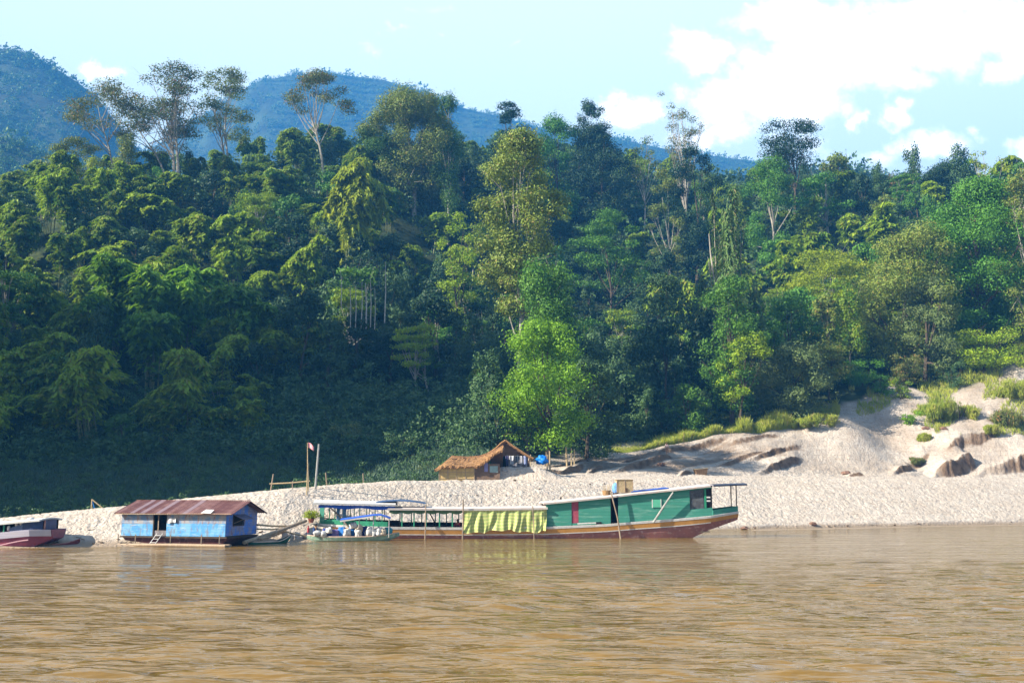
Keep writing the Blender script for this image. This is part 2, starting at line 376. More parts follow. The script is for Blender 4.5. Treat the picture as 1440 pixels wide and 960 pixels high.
def build_ground():
    Us = np.concatenate([np.linspace(-600, -30, 60), np.linspace(-26, 1466, 1000), np.linspace(1475, 2200, 70)])
    Ys = np.concatenate([np.arange(46, 60, 1.0), np.arange(60, 145, .26), np.arange(145, 180, .5), np.arange(180, 420, 3.0), np.geomspace(420, 6000, 26)])
    UU, YY = np.meshgrid(Us, Ys); XX = (UU - 720) / F * CP * YY
    ZZ = Zg(XX, YY)
    me = np_mesh('ground', np.stack([XX, YY, ZZ], -1).reshape(-1, 3), quads=grid_quads(len(Ys), len(Us)), smooth=True)
    _, dirt = scarp(XX.ravel(), YY.ravel()); dirt = dirt.reshape(XX.shape)
    e4 = YY - rowY(4, UU); e3 = YY - rowY(3, UU)
    n1 = fbm(XX / 6, YY / 6, 3)
    veg = sst(-2, 2, e4 + n1 * 2.0)
    veg = np.maximum(veg, sst(0, 3, e3 + n1) * (1 - sst(600, 690, UU)))
    # bare sandy tracks on the right, above the dune
    def track(pa, pb, w):
        a = hit(*pa); b = hit(*pb); ax = b - a; L = max(ax.xy.length, .1)
        t = ((XX - a.x) * ax.x + (YY - a.y) * ax.y) / L / L; t = np.clip(t, 0, 1)
        dd = np.hypot(XX - a.x - t * ax.x, YY - a.y - t * ax.y) + 1.2 * n1
        return 1 - sst(w * .6, w, dd)
    tr = np.maximum(track((1195, 585), (1262, 548), 3.5), track((1330, 600), (1410, 552), 4.5))
    tr = np.maximum(tr, track((1300, 640), (1440, 585), 5.0))
    veg = veg * (1 - tr)
    dirt = np.maximum(dirt * sst(700, 800, UU), .75 * sst(.1, .7, fbm((XX * .55 - YY * .8) / 2.2, (XX * .8 + YY * .55) / 8.0, 3)) * sst(2, 8, e3) * (1 - sst(-2, 4, e4)) * sst(690, 740, UU) * (1 - .8 * sst(1000, 1120, UU)))
    dirt = np.maximum(dirt, np.clip(.10 + .35 * n1, 0, .5) * sst(4, 10, e3) * sst(760, 860, UU))
    wet = 1 - sst(.10, .42, ZZ + .10 * n1)
    ca = me.color_attributes.new('cover', 'FLOAT_COLOR', 'POINT')
    arr = np.stack([veg, dirt, wet, np.ones_like(veg)], -1).reshape(-1, 4).astype(np.float32)
    ca.data.foreach_set('color', arr.ravel())
    m = bpy.data.materials.new('ground'); m.use_nodes = True; t = m.node_tree; b = t.nodes['Principled BSDF']
    b.inputs['Roughness'].default_value = .95; b.inputs['Specular IOR Level'].default_value = .1
    at = N(t, 'ShaderNodeAttribute', attribute_name='cover'); sp = N(t, 'ShaderNodeSeparateColor'); t.links.new(at.outputs['Color'], sp.inputs[0])
    geo = N(t, 'ShaderNodeNewGeometry')
    def nz(sc_, det=6, st=(1, 1, 1), rot=0):
        mp = N(t, 'ShaderNodeMapping'); mp.inputs['Scale'].default_value = st; mp.inputs['Rotation'].default_value = (0, 0, rot); t.links.new(geo.outputs['Position'], mp.inputs[0])
        n = N(t, 'ShaderNodeTexNoise'); n.inputs['Scale'].default_value = sc_; n.inputs['Detail'].default_value = det; t.links.new(mp.outputs[0], n.inputs[0]); return n.outputs[0]
    def mrg(v, a_, b_):
        n = N(t, 'ShaderNodeMapRange'); t.links.new(v, n.inputs[0]); n.inputs[1].default_value = a_; n.inputs[2].default_value = b_; return n.outputs[0]
    sand = mixc(t, mrg(nz(.5), .35, .65), (.40, .345, .295), (.46, .41, .36))
    sand = mixc(t, mrg(nz(3.5, 8, (1, .6, 1), .5), .50, .66), sand, (.32, .265, .22))
    clay = mixc(t, mrg(nz(.9, 8), .35, .65), (.10, .065, .042), (.22, .15, .10))
    soil = mixc(t, mrg(nz(.35, 8), .4, .62), (.018, .032, .014), (.055, .07, .025))
    zz1 = N(t, 'ShaderNodeSeparateXYZ'); t.links.new(geo.outputs['Position'], zz1.inputs[0])
    lv = mth(t, 'ADD', zz1.outputs[2], mth(t, 'MULTIPLY', nz(.25, 4), .9))
    ln = mth(t, 'GREATER_THAN', mth(t, 'SINE', mth(t, 'MULTIPLY', lv, 9.0)), .93)     # old water levels left in the sand
    sand = mixc(t, mth(t, 'MULTIPLY', mth(t, 'MULTIPLY', ln, .4), mrg(nz(.8), .45, .6)), sand, (.22, .17, .13))
    sand = mixc(t, mth(t, 'MULTIPLY', mrg(nz(.11, 3), .5, .68), .30), sand, (.34, .285, .235))
    c = mixc(t, sp.outputs[1], sand, clay); c = mixc(t, sp.outputs[0], c, soil)
    c = mixc(t, sp.outputs[2], c, (.26, .205, .155))
    t.links.new(c, b.inputs['Base Color'])
    bp = N(t, 'ShaderNodeBump'); bp.inputs['Strength'].default_value = 1; bp.inputs['Distance'].default_value = .15
    t.links.new(nz(5.0, 3, (1, .6, 1), .5), bp.inputs['Height']); t.links.new(bp.outputs[0], b.inputs['Normal'])
    o = link('ground', me, m); setp(o, kind='structure')
build_ground()

# hills far off: (name, U range, ridge distance, silhouette, half depth)
def far_hill(name, sil, D, depth, base, mt, seed, amp):
    us = np.array([s[0] for s in sil], float); ps = np.array([s[1] for s in sil], float)
    Us = np.linspace(us[0], us[-1], 420); V = np.linspace(0, 1, 90)
    UU, VV = np.meshgrid(Us, V); YY = D - depth * (1 - VV / .75) * (VV < .75) + depth * (VV - .75) / .25 * .5 * (VV >= .75)
    gzr = np.interp(UU, us, np.array([gno(720, p)[1] for p in ps]))
    zr = H + gzr * D
    tt = np.where(VV < .75, VV / .75, 1 - (VV - .75) / .25 * .35)
    prof = tt ** 1.15
    z = base + (zr - base) * prof
    XX = (UU - 720) / F * CP * D * (1 + (YY / D - 1) * .8) / 1.0
    # column lines bend with height; correct so that the ridge lies where seen
    z = z + amp * fbm(XX / (D * .09) + seed, YY / (D * .09), 4) * np.sin(np.clip(tt, 0, 1) * math.pi) ** .7 * 1.2
    XX = XX * (CP * CP) ** 0 
    me = np_mesh(name, np.stack([XX, YY, z], -1).reshape(-1, 3), quads=grid_quads(len(V), len(Us)), smooth=True)
    o = link(name, me, mt); setp(o, kind='structure')
    return XX, YY, z
M_far = mat('hill_forest_floor', (.035, .06, .02), .9, .4, .02, bump=3.0, bscale=.12)
def xs(sil):  # picture column of a high point -> column at the horizon used by the height field
    out = []
    for px, py in sil:
        a, b = gno(px, py); out.append((720 + a * F / CP, py))
    return out
hillA = far_hill('hills', xs([(-700, 140), (-300, 90), (-60, 60), (20, 66), (60, 82), (110, 112), (140, 138), (180, 190), (230, 240), (300, 290), (420, 330)]), 1350, 560, 40, M_far, 3, 34)
hillB = far_hill('hills', xs([(100, 260), (200, 215), (290, 160), (340, 128), (370, 112), (410, 102), (460, 98), (540, 108), (590, 124), (640, 144), (700, 160), (760, 176), (860, 192), (960, 210), (1060, 222), (1180, 250), (1400, 262), (1800, 240)]), 2000, 760, 50, M_far, 11, 60)
hillC = far_hill('hills', xs([(-300, 190), (0, 192), (60, 215), (150, 236), (260, 262), (380, 285), (500, 300)]), 800, 240, 30, M_far, 23, 10)
hillD = far_hill('hills', xs([(760, 300), (860, 262), (960, 250), (1060, 248), (1130, 236), (1190, 236), (1250, 246), (1320, 258), (1420, 256), (1600, 240), (1900, 250)]), 620, 170, 40, M_far, 31, 8)
# unseen hill added left of the picture, crest shaped to shade the lower forest
def shade_spur():
    xs_ = np.linspace(-330, -50, 130); ys_ = np.linspace(36, 420, 170); XX, YY = np.meshgrid(xs_, ys_)
    crest = np.interp(YY, [40, 50, 62, 80, 100, 116, 130, 146, 162, 190, 230, 300, 420], SHADE_CREST)
    z = crest * np.exp(-((XX + 158) / 42.0) ** 2) + 5 * fbm(XX / 22, YY / 22, 4) * sst(50, 90, YY) - 3
    lim = -YY * .60 - 6   # keep clear of the picture's edge
    z = z * sst(0, 18, lim - XX + 6) - 4
    me = np_mesh('hills', np.stack([XX, YY, z], -1).reshape(-1, 3), quads=grid_quads(len(ys_), len(xs_)), smooth=True)
    setp(link('hills', me, M_far), kind='structure')
SHADE_CREST = [0, 74, 86, 103, 128, 148, 132, 97, 88, 76, 60, 45, 30]
shade_spur()

# ------------------------------------------------------------------ water
def build_water():
    rs = np.random.RandomState(5)
    Us = np.linspace(-560, 2000, 900); Ys = np.concatenate([np.geomspace(5.5, 60, 620), np.arange(60.3, 142, .6)])
    UU, YY = np.meshgrid(Us, Ys); XX = (UU - 720) / F * YY
    z = np.zeros_like(XX)
    for k in range(110):
        lam = np.exp(rs.uniform(math.log(.22), math.log(2.8))); ang = rs.normal(math.pi / 2 + .04, .22)
        kx = math.cos(ang) * 2 * math.pi / lam; ky = math.sin(ang) * 2 * math.pi / lam
        amp = 0.0120 * min(lam, .7) ** .45
        res = sst(2.0, 5.0, lam / (YY * .0075 + .02))
        z += amp * res * np.sin(kx * XX + ky * YY + rs.uniform(0, 6.28) + 1.6 * vnoise(XX / (4 * lam) + k, YY / (2.5 * lam)))
    z *= (.75 + .5 * vnoise(XX / 9, YY / 9)) * (1 - .6 * sst(40, 66, YY))
    edge = sst(-560, -400, UU) * (1 - sst(1850, 2000, UU))
    me = np_mesh('river_water', np.stack([XX, YY, z * edge], -1).reshape(-1, 3), quads=grid_quads(len(Ys), len(Us)), smooth=True)
    m = bpy.data.materials.new('river_water'); m.use_nodes = True; t = m.node_tree; b = t.nodes['Principled BSDF']
    geo = N(t, 'ShaderNodeNewGeometry')
    n0 = N(t, 'ShaderNodeTexNoise'); n0.inputs['Scale'].default_value = .12; n0.inputs['Detail'].default_value = 5
    mp0 = N(t, 'ShaderNodeMapping'); mp0.inputs['Scale'].default_value = (.35, 1, 1); t.links.new(geo.outputs['Position'], mp0.inputs[0]); t.links.new(mp0.outputs[0], n0.inputs[0])
    t.links.new(mixc(t, n0.outputs[0], (.125, .074, .015), (.185, .115, .034)), b.inputs['Base Color'])
    b.inputs['Roughness'].default_value = .07; b.inputs['IOR'].default_value = 1.6; b.inputs['Specular IOR Level'].default_value = .5
    def nz(sc_, st, det):
        mp = N(t, 'ShaderNodeMapping'); mp.inputs['Scale'].default_value = st; t.links.new(geo.outputs['Position'], mp.inputs[0])
        n = N(t, 'ShaderNodeTexNoise'); n.inputs['Scale'].default_value = sc_; n.inputs['Detail'].default_value = det; t.links.new(mp.outputs[0], n.inputs[0]); return n.outputs[0]
    hsum = mth(t, 'ADD', nz(2.0, (.35, 1.5, 1), 3), mth(t, 'MULTIPLY', nz(.25, (.5, 1.6, 1), 3), 2.0))
    bp = N(t, 'ShaderNodeBump'); bp.inputs['Strength'].default_value = 1; bp.inputs['Distance'].default_value = .16
    t.links.new(hsum, bp.inputs['Height']); t.links.new(bp.outputs[0], b.inputs['Normal'])
    setp(link('river_water', me, m), kind='structure')
    s = 7000.0
    me2 = np_mesh('river_water', [(-s, -s, -.32), (s, -s, -.32), (s, s, -.32), (-s, s, -.32)], quads=[(0, 1, 2, 3)])
    setp(link('river_water', me2, m), kind='structure')
build_water()

# haze: one closed box of thin air
def build_haze():
    mb = MB().box(-2600, 2600, -120, 2500, -6.0, 880)
    m = bpy.data.materials.new('haze'); m.use_nodes = True; t = m.node_tree; t.nodes.remove(t.nodes['Principled BSDF'])
    v = N(t, 'ShaderNodeVolumePrincipled'); v.inputs['Color'].default_value = (.07, .38, 1.0, 1); v.inputs['Density'].default_value = HAZE
    v.inputs['Anisotropy'].default_value = 0.0
    t.links.new(v.outputs[0], t.nodes['Material Output'].inputs['Volume'])
    setp(mb.build('haze', m), 'thin blue air between the river and the far hills', kind='stuff')
HAZE = 0.00033
build_haze()
# ------------------------------------------------------------------ vegetation
M_bark = mat('pale_bark', (.42, .38, .32), .85, .3, 1.2, bump=.03, bscale=6, stretch=(1, 1, .3))
M_bark_d = mat('dark_bark', (.10, .075, .05), .9, .3, 1.5, bump=.03, bscale=6)
M_culm = mat('bamboo_culm', (.22, .24, .09), .6, .3, 2.0)
L_bamboo = leafmat('bamboo_leaf', (.055, .17, .010), (.36, .46, .016), .32, (.26, .27, .03), .012)
L_broad = leafmat('broad_leaf', (.032, .12, .014), (.13, .26, .022), .25, None, .02)
L_olive = leafmat('olive_leaf', (.09, .16, .024), (.24, .28, .04), .25, (.25, .2, .05), .015)
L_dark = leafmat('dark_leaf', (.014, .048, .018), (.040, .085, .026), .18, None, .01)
L_bright = leafmat('bright_leaf', (.085, .22, .008), (.22, .37, .014), .35, None, .01)
L_yellow = leafmat('yellow_leaf', (.20, .30, .012), (.36, .40, .02), .35, None, .01)
L_grey = leafmat('greyish_leaf', (.09, .15, .045), (.20, .25, .075), .25, None, .01)
L_rust = leafmat('rusty_leaf', (.07, .13, .03), (.20, .20, .045), .25, (.33, .16, .06), .015)
L_vine = leafmat('vine_leaf', (.04, .10, .025), (.13, .20, .05), .2, (.24, .22, .10), .01)
L_grass = leafmat('grass_blade', (.20, .30, .03), (.40, .40, .06), .35, (.36, .30, .12), .01)
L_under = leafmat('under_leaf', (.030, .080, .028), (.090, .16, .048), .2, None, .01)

DF = 2.1
def leaves_np(C, Nn, size, asp, rs, droop=0.0, axis=None):
    """rhombic leaves at points C with normals Nn"""
    n = len(C)
    Nn = Nn / (np.linalg.norm(Nn, axis=1, keepdims=True) + 1e-9)
    if axis is None:
        A = rs.normal(size=(n, 3)); A[:, 2] -= droop
    else: A = axis + rs.normal(size=(n, 3)) * .25
    A -= (A * Nn).sum(1, keepdims=True) * Nn
    A /= np.linalg.norm(A, axis=1, keepdims=True) + 1e-9
    B = np.cross(Nn, A); s = size * rs.uniform(.65, 1.35, (n, 1)); w = s * asp
    V = np.stack([C - A * s * .5, C + B * w * .5, C + A * s * .5 - Nn * s * .10, C - B * w * .5], 1).reshape(-1, 3)
    Q = np.arange(n * 4).reshape(-1, 4)
    return V, Q
def crown_pts(lumps, n_per, rs, shell=.55, flat=1.0, jitter=.6):
    Cs, Ns = [], []
    for (c, r) in lumps:
        vol = (r[0] * r[1] * r[2]) ** (2 / 3.0); n = max(6, int(n_per * vol))
        d = rs.normal(size=(n, 3)); d /= np.linalg.norm(d, axis=1, keepdims=True)
        q = shell + (1 - shell) * rs.rand(n, 1); 
        # uneven lump
        q = q * (1 + .28 * np.sin(d[:, :1] * 4 + c[0] * 3) * np.cos(d[:, 1:2] * 5 + c[1]) + .16 * rs.normal(size=(n, 1)))
        Cs.append(np.array(c) + d * q * np.array(r)); nn_ = d / np.array(r); nn_ /= np.linalg.norm(nn_, axis=1, keepdims=True); nn_[:, 2] += .35
        Ns.append(nn_ + rs.normal(size=(n, 3)) * jitter)
    return np.concatenate(Cs), np.concatenate(Ns)
def lumps_for(shape, h, r, rs, n=26, z0=.35):
    """lump list for a crown of overall height h, radius r; z0 is where the crown starts"""
    L = []
    for i in range(n):
        a = rs.uniform(0, 6.283); t = rs.rand()
        if shape == 'round':
            z = z0 + (1 - z0) * t; k = math.sin(math.pi * min(.98, max(.12, (t * .86 + .10)))) ** .7; rr = r * k * math.sqrt(rs.rand()) ; s = r * rs.uniform(.24, .42)
            L.append(((rr * math.cos(a), rr * math.sin(a), z * h - s * .4), (s, s, s * rs.uniform(.55, .85))))
        elif shape == 'umbrella':
            rr = r * math.sqrt(rs.rand()); z = 1 - .55 * (1 - z0) * (rr / r) ** 1.6 - (1 - z0) * .45 * rs.rand() * (.4 + rr / r); s = r * rs.uniform(.20, .34)
            L.append(((rr * math.cos(a), rr * math.sin(a), z * h - s * .4), (s * 1.2, s * 1.2, s * .5)))
        elif shape == 'column':
            rr = r * (.35 + .5 * rs.rand()); z = z0 + (1 - z0) * t; k = 1 - .45 * t; s = r * rs.uniform(.35, .55)
            L.append(((rr * k * math.cos(a), rr * k * math.sin(a), z * h - s * .6), (s, s, s * 1.35)))
        elif shape == 'cone':
            z = z0 + (1 - z0) * t; k = (1 - t) ** .8 + .08; rr = r * k * rs.uniform(.3, 1); s = r * rs.uniform(.22, .34) * (.5 + .7 * k)
            L.append(((rr * math.cos(a), rr * math.sin(a), z * h), (s * 1.2, s * 1.2, s * .6)))
        elif shape == 'layer':
            lv = rs.randint(0, 5); z = z0 + (1 - z0) * (lv + .5 + rs.uniform(-.15, .15)) / 5; rr = r * math.sqrt(rs.rand()) * (1 - .1 * lv); s = r * rs.uniform(.22, .36)
            L.append(((rr * math.cos(a), rr * math.sin(a), z * h), (s * 1.25, s * 1.25, s * rs.uniform(.3, .6))))
        elif shape == 'vase':
            z = z0 + (1 - z0) * t; rr = r * (.25 + .75 * t) * rs.uniform(.4, 1); s = r * rs.uniform(.16, .28)
            L.append(((rr * math.cos(a), rr * math.sin(a), z * h), (s, s, s * .7)))
    return L
def skeleton(lumps, h, tr, rs, lean=(0, 0), fork=.5, nl=9, twist=.03, stems=1):
    mb = MB()
    top = max(c[2] for c, r in lumps)
    for st in range(stems):
        ox = st * .9 * tr * 2; la = (lean[0] + (st * .06 - .03 * (stems > 1)) * h, lean[1])
        def tp(t): return Vector((ox + la[0] * t ** 1.5 + twist * h * math.sin(t * 5 + st) * t, la[1] * t ** 1.5 + twist * h * math.cos(t * 4 + st) * t, top * .80 * t))
        pts = [tp(i / 9) for i in range(10)]; pts[0].z = -1.0
        mb.tube(pts, [tr * (1.25 if i == 0 else 1.0) * (1 - .82 * (i / 9)) for i in range(10)], 6)
        sel = sorted(rs.permutation(len(lumps))[:nl].tolist())
        for i in sel:
            c = Vector(lumps[i][0]); t0 = max(.25, min(.85, fork * rs.uniform(.8, 1.25) * (c.z / top + .15)))
            a = tp(t0); m1 = a.lerp(c, .45); m1.z = a.z + (c.z - a.z) * .30 + .03 * h * rs.rand(); m2 = a.lerp(c, .8); m2.z = a.z + (c.z - a.z) * .72
            r0 = tr * (1 - .8 * t0) * .62
            mb.tube([a, m1, m2, c], [r0, r0 * .7, r0 * .42, r0 * .15], 5, False)
            for q in range(2):
                e = c + Vector(rs.normal(size=3).tolist()) * lumps[i][1][0] * .8; mb.tube([m2, m2.lerp(e, .5) + Vector((0, 0, .2)), e], [r0 * .35, r0 * .2, r0 * .08], 4, False)
    return mb
def tree_meshes(shape, h, r, seed, leaf, bark, size=.4, asp=.55, dens=34, n=26, z0=.35, tr=.3, lean=(0, 0), fork=.5, nl=9, droop=.3, stems=1, jitter=.45, shell=.5, lumps=None):
    rs = np.random.RandomState(seed)
    L = lumps or lumps_for(shape, h, r, rs, n, z0)
    L = [((c[0] + lean[0] * max(0.0, c[2] / h) ** 1.5, c[1] + lean[1] * max(0.0, c[2] / h) ** 1.5, c[2]), q) for c, q in L]
    C, Nn = crown_pts(L, DF * dens / (size * size * 3.0), rs, shell=shell, jitter=jitter)
    V, Q = leaves_np(C, Nn, size, asp, rs, droop)
    cm = np_mesh('crown', V, quads=Q); cm.materials.append(leaf)
    sk = skeleton(L, h, tr, rs, lean, fork, nl, stems=stems)
    tm = bpy.data.meshes.new('trunk'); tm.from_pydata(sk.v, [], sk.f); tm.update(); tm.materials.append(bark)
    return tm, cm
def droop_mesh(h, r, seed, leaf, size=.9, asp=.22, n=3200):
    """towers hung with long drooping leaves, several of unequal height side by side"""
    rs = np.random.RandomState(seed); C = []; A = []; Nn = []
    lob = [(0, 0, 1.0, .42)] + [(rs.uniform(-.75, .75) * r, rs.uniform(-.7, .5) * r, rs.uniform(.42, .88), rs.uniform(.28, .45)) for _ in range(8)]
    for i in range(n):
        lx, ly, lh, lr = lob[rs.randint(len(lob))]
        t = rs.rand() ** .8; a = rs.uniform(0, 6.283); k = max(.06, (1 - .75 * t ** 1.6)) * (.75 + .45 * math.sin(a * 3 + t * 11 + lx)); rr = r * lr * 1.15 * k * math.sqrt(rs.uniform(.2, 1))
        C.append((lx + rr * math.cos(a), ly + rr * math.sin(a), h * lh * t + rs.normal() * .3)); A.append((math.cos(a) * 1.0, math.sin(a) * 1.0, -.9)); Nn.append((math.cos(a), math.sin(a), .9))
    V, Q = leaves_np(np.array(C), np.array(Nn) + rs.normal(size=(n, 3)) * .35, size, asp, rs, axis=np.array(A) + rs.normal(size=(n, 3)) * .3)
    me = np_mesh('crown', V, quads=Q); me.materials.append(leaf); return me
def bamboo_meshes(h, r, seed, leaf, nc=11, size=.85, dens=1.35):
    """culms that rise together, arch over and hang in feathery plumes"""
    rs = np.random.RandomState(seed); mb = MB(); C = []; A = []; Nn = []
    for k in range(nc):
        a = rs.uniform(0, 6.283); hh = h * rs.uniform(.62, 1.0); out = r * rs.uniform(.35, 1.0); dr = hh * rs.uniform(.04, .22); b0 = (rs.normal() * .5, rs.normal() * .5)
        pts = []
        for i in range(13):
            t = i / 12; o = out * t ** 2.3; z = hh * (math.sin(min(t, .84) / .84 * math.pi / 2)) ** .9 - dr * (max(0.0, t - .72) / .28) ** 1.6 * 1.6
            pts.append(Vector((b0[0] + o * math.cos(a), b0[1] + o * math.sin(a), z)))
        mb.tube(pts, [.065 * (1 - .8 * i / 12) for i in range(13)], 5, False)
        ns = int(64 * dens)
        for s in range(ns):
            t = .18 + .82 * rs.rand() ** .62; i = min(11, int(t * 12)); f = t * 12 - i; p = pts[i].lerp(pts[i + 1], f); tan = (pts[i + 1] - pts[i]).normalized()
            fan = rs.uniform(0, 6.283); L_ = rs.uniform(.5, 1.5) * (1.25 - .6 * t) * (r / 3.2)
            side = Vector((math.cos(fan), math.sin(fan), .1)); tip = p + side * L_ + Vector((0, 0, -.35 * L_))
            for q in range(7):
                g = rs.uniform(.25, 1.0); c = p.lerp(tip, g) + Vector((rs.normal() * .13, rs.normal() * .13, rs.normal() * .10 - .25 * g * g))
                d = side * .8 + Vector((rs.normal() * .4, rs.normal() * .4, -.75)); C.append(c); A.append(d); Nn.append((side.x * .5, side.y * .5, 1.0))
    n = len(C)
    V, Q = leaves_np(np.array([tuple(c) for c in C]), np.array([tuple(x) for x in Nn]) + rs.normal(size=(n, 3)) * .35, size, .34, rs, axis=np.array([tuple(x) for x in A]))
    cm = np_mesh('crown', V, quads=Q); cm.materials.append(leaf)
    tm = bpy.data.meshes.new('culm'); tm.from_pydata(mb.v, [], mb.f); tm.update(); tm.materials.append(M_culm)
    return tm, cm
def plant(name, meshes, loc, rz, sc, label, cat, group=None, pn=('trunk', 'crown'), bare=False):
    e = empty(name, loc, rz, label, cat, group); e.scale = sc if isinstance(sc, tuple) else (sc, sc, sc)
    for nm, me in zip(pn, meshes):
        if me is None: continue
        o = bpy.data.objects.new(nm, me); COL.objects.link(o); o.parent = e
    return e

rs = np.random.RandomState(99)
BAM = [bamboo_meshes(rs.uniform(8.5, 14), rs.uniform(2.6, 5.4), 100 + i, L_bamboo, nc=rs.randint(6, 16)) for i in range(11)]
BAM_Y = [bamboo_meshes(11, 4.2, 150 + i, L_bright, nc=12) for i in range(2)]
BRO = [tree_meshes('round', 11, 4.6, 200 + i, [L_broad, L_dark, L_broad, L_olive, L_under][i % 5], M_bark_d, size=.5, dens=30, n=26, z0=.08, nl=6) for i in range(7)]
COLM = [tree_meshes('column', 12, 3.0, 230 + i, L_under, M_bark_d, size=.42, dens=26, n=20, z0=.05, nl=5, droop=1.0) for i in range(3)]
FEA = [tree_meshes('layer', 12, 4.6, 250 + i, [L_broad, L_bamboo][i % 2], M_bark, size=.42, dens=30, n=26, z0=.4, nl=9) for i in range(3)]

HERO_XY = []
LAND = []
FOREST = []
def hero(name, cat, label, base, Y, top, r_px, shape, leaf, bark, **kw):
    """base and top: picture points of foot and tip; r_px: half crown width in the picture"""
    b = P(base[0], base[1], Y); g = G(b.x, Y)
    t = P(top[0], top[1], Y); h = t.z - g; r = r_px / F * Y * 1.12
    if shape in ('umbrella', 'layer'): kw['dens'] = kw.get('dens', 34) * .95; r *= 1.14
    lean = (t.x - b.x, 0)
    tm, cm = tree_meshes(shape, h, r, kw.pop('seed', len(HERO_XY) + 500), leaf, bark, lean=lean, **kw)
    HERO_XY.append((b.x, Y, r)); LAND.append((b.x * .5 + t.x * .5, Y, (g + t.z) / 2, label))
    return plant(name, (tm, cm), (b.x, Y, g), 0, 1.0, label, cat, 'tall trees of the forested bank')

# --- emergent trees along the skyline and the ones that stand out on the slope
hero('emergent_tree', 'tree', 'slender pale-trunked tree with open crown, leftmost of the tall skyline trees', (159, 270), 262, (148, 106), 42, 'umbrella', L_rust, M_bark, tr=.42, z0=.62, n=30, dens=17, size=.5, nl=14, fork=.75)
hero('emergent_tree', 'tree', 'tallest skyline tree with layered dark crown on a forked pale trunk', (244, 262), 258, (243, 93), 40, 'layer', L_rust, M_bark, tr=.55, z0=.52, n=38, dens=17, size=.5, nl=18, fork=.62, stems=2)
hero('emergent_tree', 'tree', 'lower brownish tree leaning left beside the forked tallest skyline tree', (238, 262), 262, (196, 128), 38, 'umbrella', L_rust, M_bark, tr=.4, z0=.55, n=28, dens=15, size=.5, nl=14, fork=.7)
hero('emergent_tree', 'tree', 'twin-stemmed skyline tree with two-tier crown right of the forked tallest tree', (318, 235), 272, (314, 95), 33, 'layer', L_olive, M_bark, tr=.42, z0=.5, n=34, dens=20, size=.5, nl=14, fork=.7, stems=2)
hero('emergent_tree', 'tree', 'solitary white-trunked forked tree standing clear of the forest against the blue hill', (456, 232), 268, (440, 92), 36, 'umbrella', L_rust, M_bark, tr=.5, z0=.68, n=26, dens=20, size=.5, nl=15, fork=.66)
hero('emergent_tree', 'tree', 'small yellowish tree on a thin trunk below the far left skyline trees', (104, 280), 258, (112, 187), 30, 'umbrella', L_olive, M_bark_d, tr=.25, z0=.55, n=24, dens=24, size=.45, nl=10)
hero('creeper_tree', 'tree', 'yellow-green creeper-hung tree right of the small yellowish skyline tree', (135, 290), 250, (137, 222), 18, 'column', L_yellow, M_bark_d, tr=.25, z0=.2, n=20, dens=22, size=.4)
hero('creeper_tree', 'tree', 'creeper-covered stump-like tree between the first two pale skyline trunks', (175, 285), 255, (176, 190), 20, 'column', L_olive, M_bark, tr=.3, z0=.2, n=22, dens=20, size=.42)
hero('crown_tree', 'tree', 'broad skyline tree with rusty flushed top above the yellow bamboo', (583, 235), 262, (578, 124), 62, 'round', L_olive, M_bark, tr=.6, z0=.25, n=60, dens=32, size=.5, nl=16)
hero('creeper_tree', 'tree', 'dark creeper-draped tower of leaves right of the broad rusty-topped tree', (630, 240), 258, (626, 132), 22, 'column', L_broad, M_bark, tr=.4, z0=.1, n=34, dens=24, size=.45)
hero('crown_tree', 'tree', 'bushy tree sloping down left of the broad rusty-topped tree', (530, 240), 262, (540, 160), 34, 'round', L_broad, M_bark, tr=.35, z0=.2, n=28, dens=26, size=.45)
hero('conical_tree', 'tree', 'narrow dark pointed tree rising behind the big yellow-green tree', (716, 235), 300, (716, 138), 36, 'cone', L_dark, M_bark_d, tr=.4, z0=.25, n=40, dens=34, size=.55)
hero('tall_forest_tree', 'tree', 'very tall yellow-green tree with a white upper trunk in mid forest', (726, 520), 158, (733, 186), 60, 'round', L_olive, M_bark, tr=.42, z0=.40, n=80, dens=30, size=.45, nl=20, fork=.7, shell=.3)
hero('crown_tree', 'tree', 'bluish-dark skyline tree with a small round top knob', (832, 250), 310, (830, 143), 25, 'round', L_dark, M_bark_d, tr=.4, z0=.62, n=24, dens=34, size=.55)
hero('crown_tree', 'tree', 'bulky dark tree mass beneath the round-knobbed skyline tree', (845, 300), 300, (845, 175), 46, 'round', L_dark, M_bark_d, tr=.5, z0=.1, n=44, dens=30, size=.55)
hero('crown_tree', 'tree', 'rounded bluish tree between the pointed tree and the round-knobbed tree', (782, 270), 305, (782, 165), 40, 'round', L_broad, M_bark_d, tr=.5, z0=.15, n=36, dens=28, size=.55)
hero('emergent_tree', 'tree', 'thin sparse tree with small flat crown, left of the bare vase-shaped tree', (905, 262), 300, (903, 178), 20, 'umbrella', L_olive, M_bark, tr=.3, z0=.5, n=18, dens=17, size=.45, nl=12, fork=.6)
hero('emergent_tree', 'tree', 'nearly leafless vase-shaped tree against the white cloud', (962, 240), 290, (958, 135), 36, 'vase', L_rust, M_bark, tr=.4, z0=.42, n=40, dens=11, size=.42, nl=26, fork=.42)
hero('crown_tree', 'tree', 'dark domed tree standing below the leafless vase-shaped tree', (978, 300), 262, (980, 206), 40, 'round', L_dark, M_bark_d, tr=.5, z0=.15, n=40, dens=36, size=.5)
hero('crown_tree', 'tree', 'sunlit light green tree left of the dark domed tree', (940, 310), 262, (935, 238), 26, 'round', L_olive, M_bark, tr=.3, z0=.15, n=24, dens=24, size=.45)
hero('emergent_tree', 'tree', 'airy blue-green tree with tiered open crown on the right skyline', (1118, 300), 270, (1115, 175), 41, 'layer', L_dark, M_bark_d, tr=.45, z0=.5, n=36, dens=16, size=.5, nl=18, fork=.5)
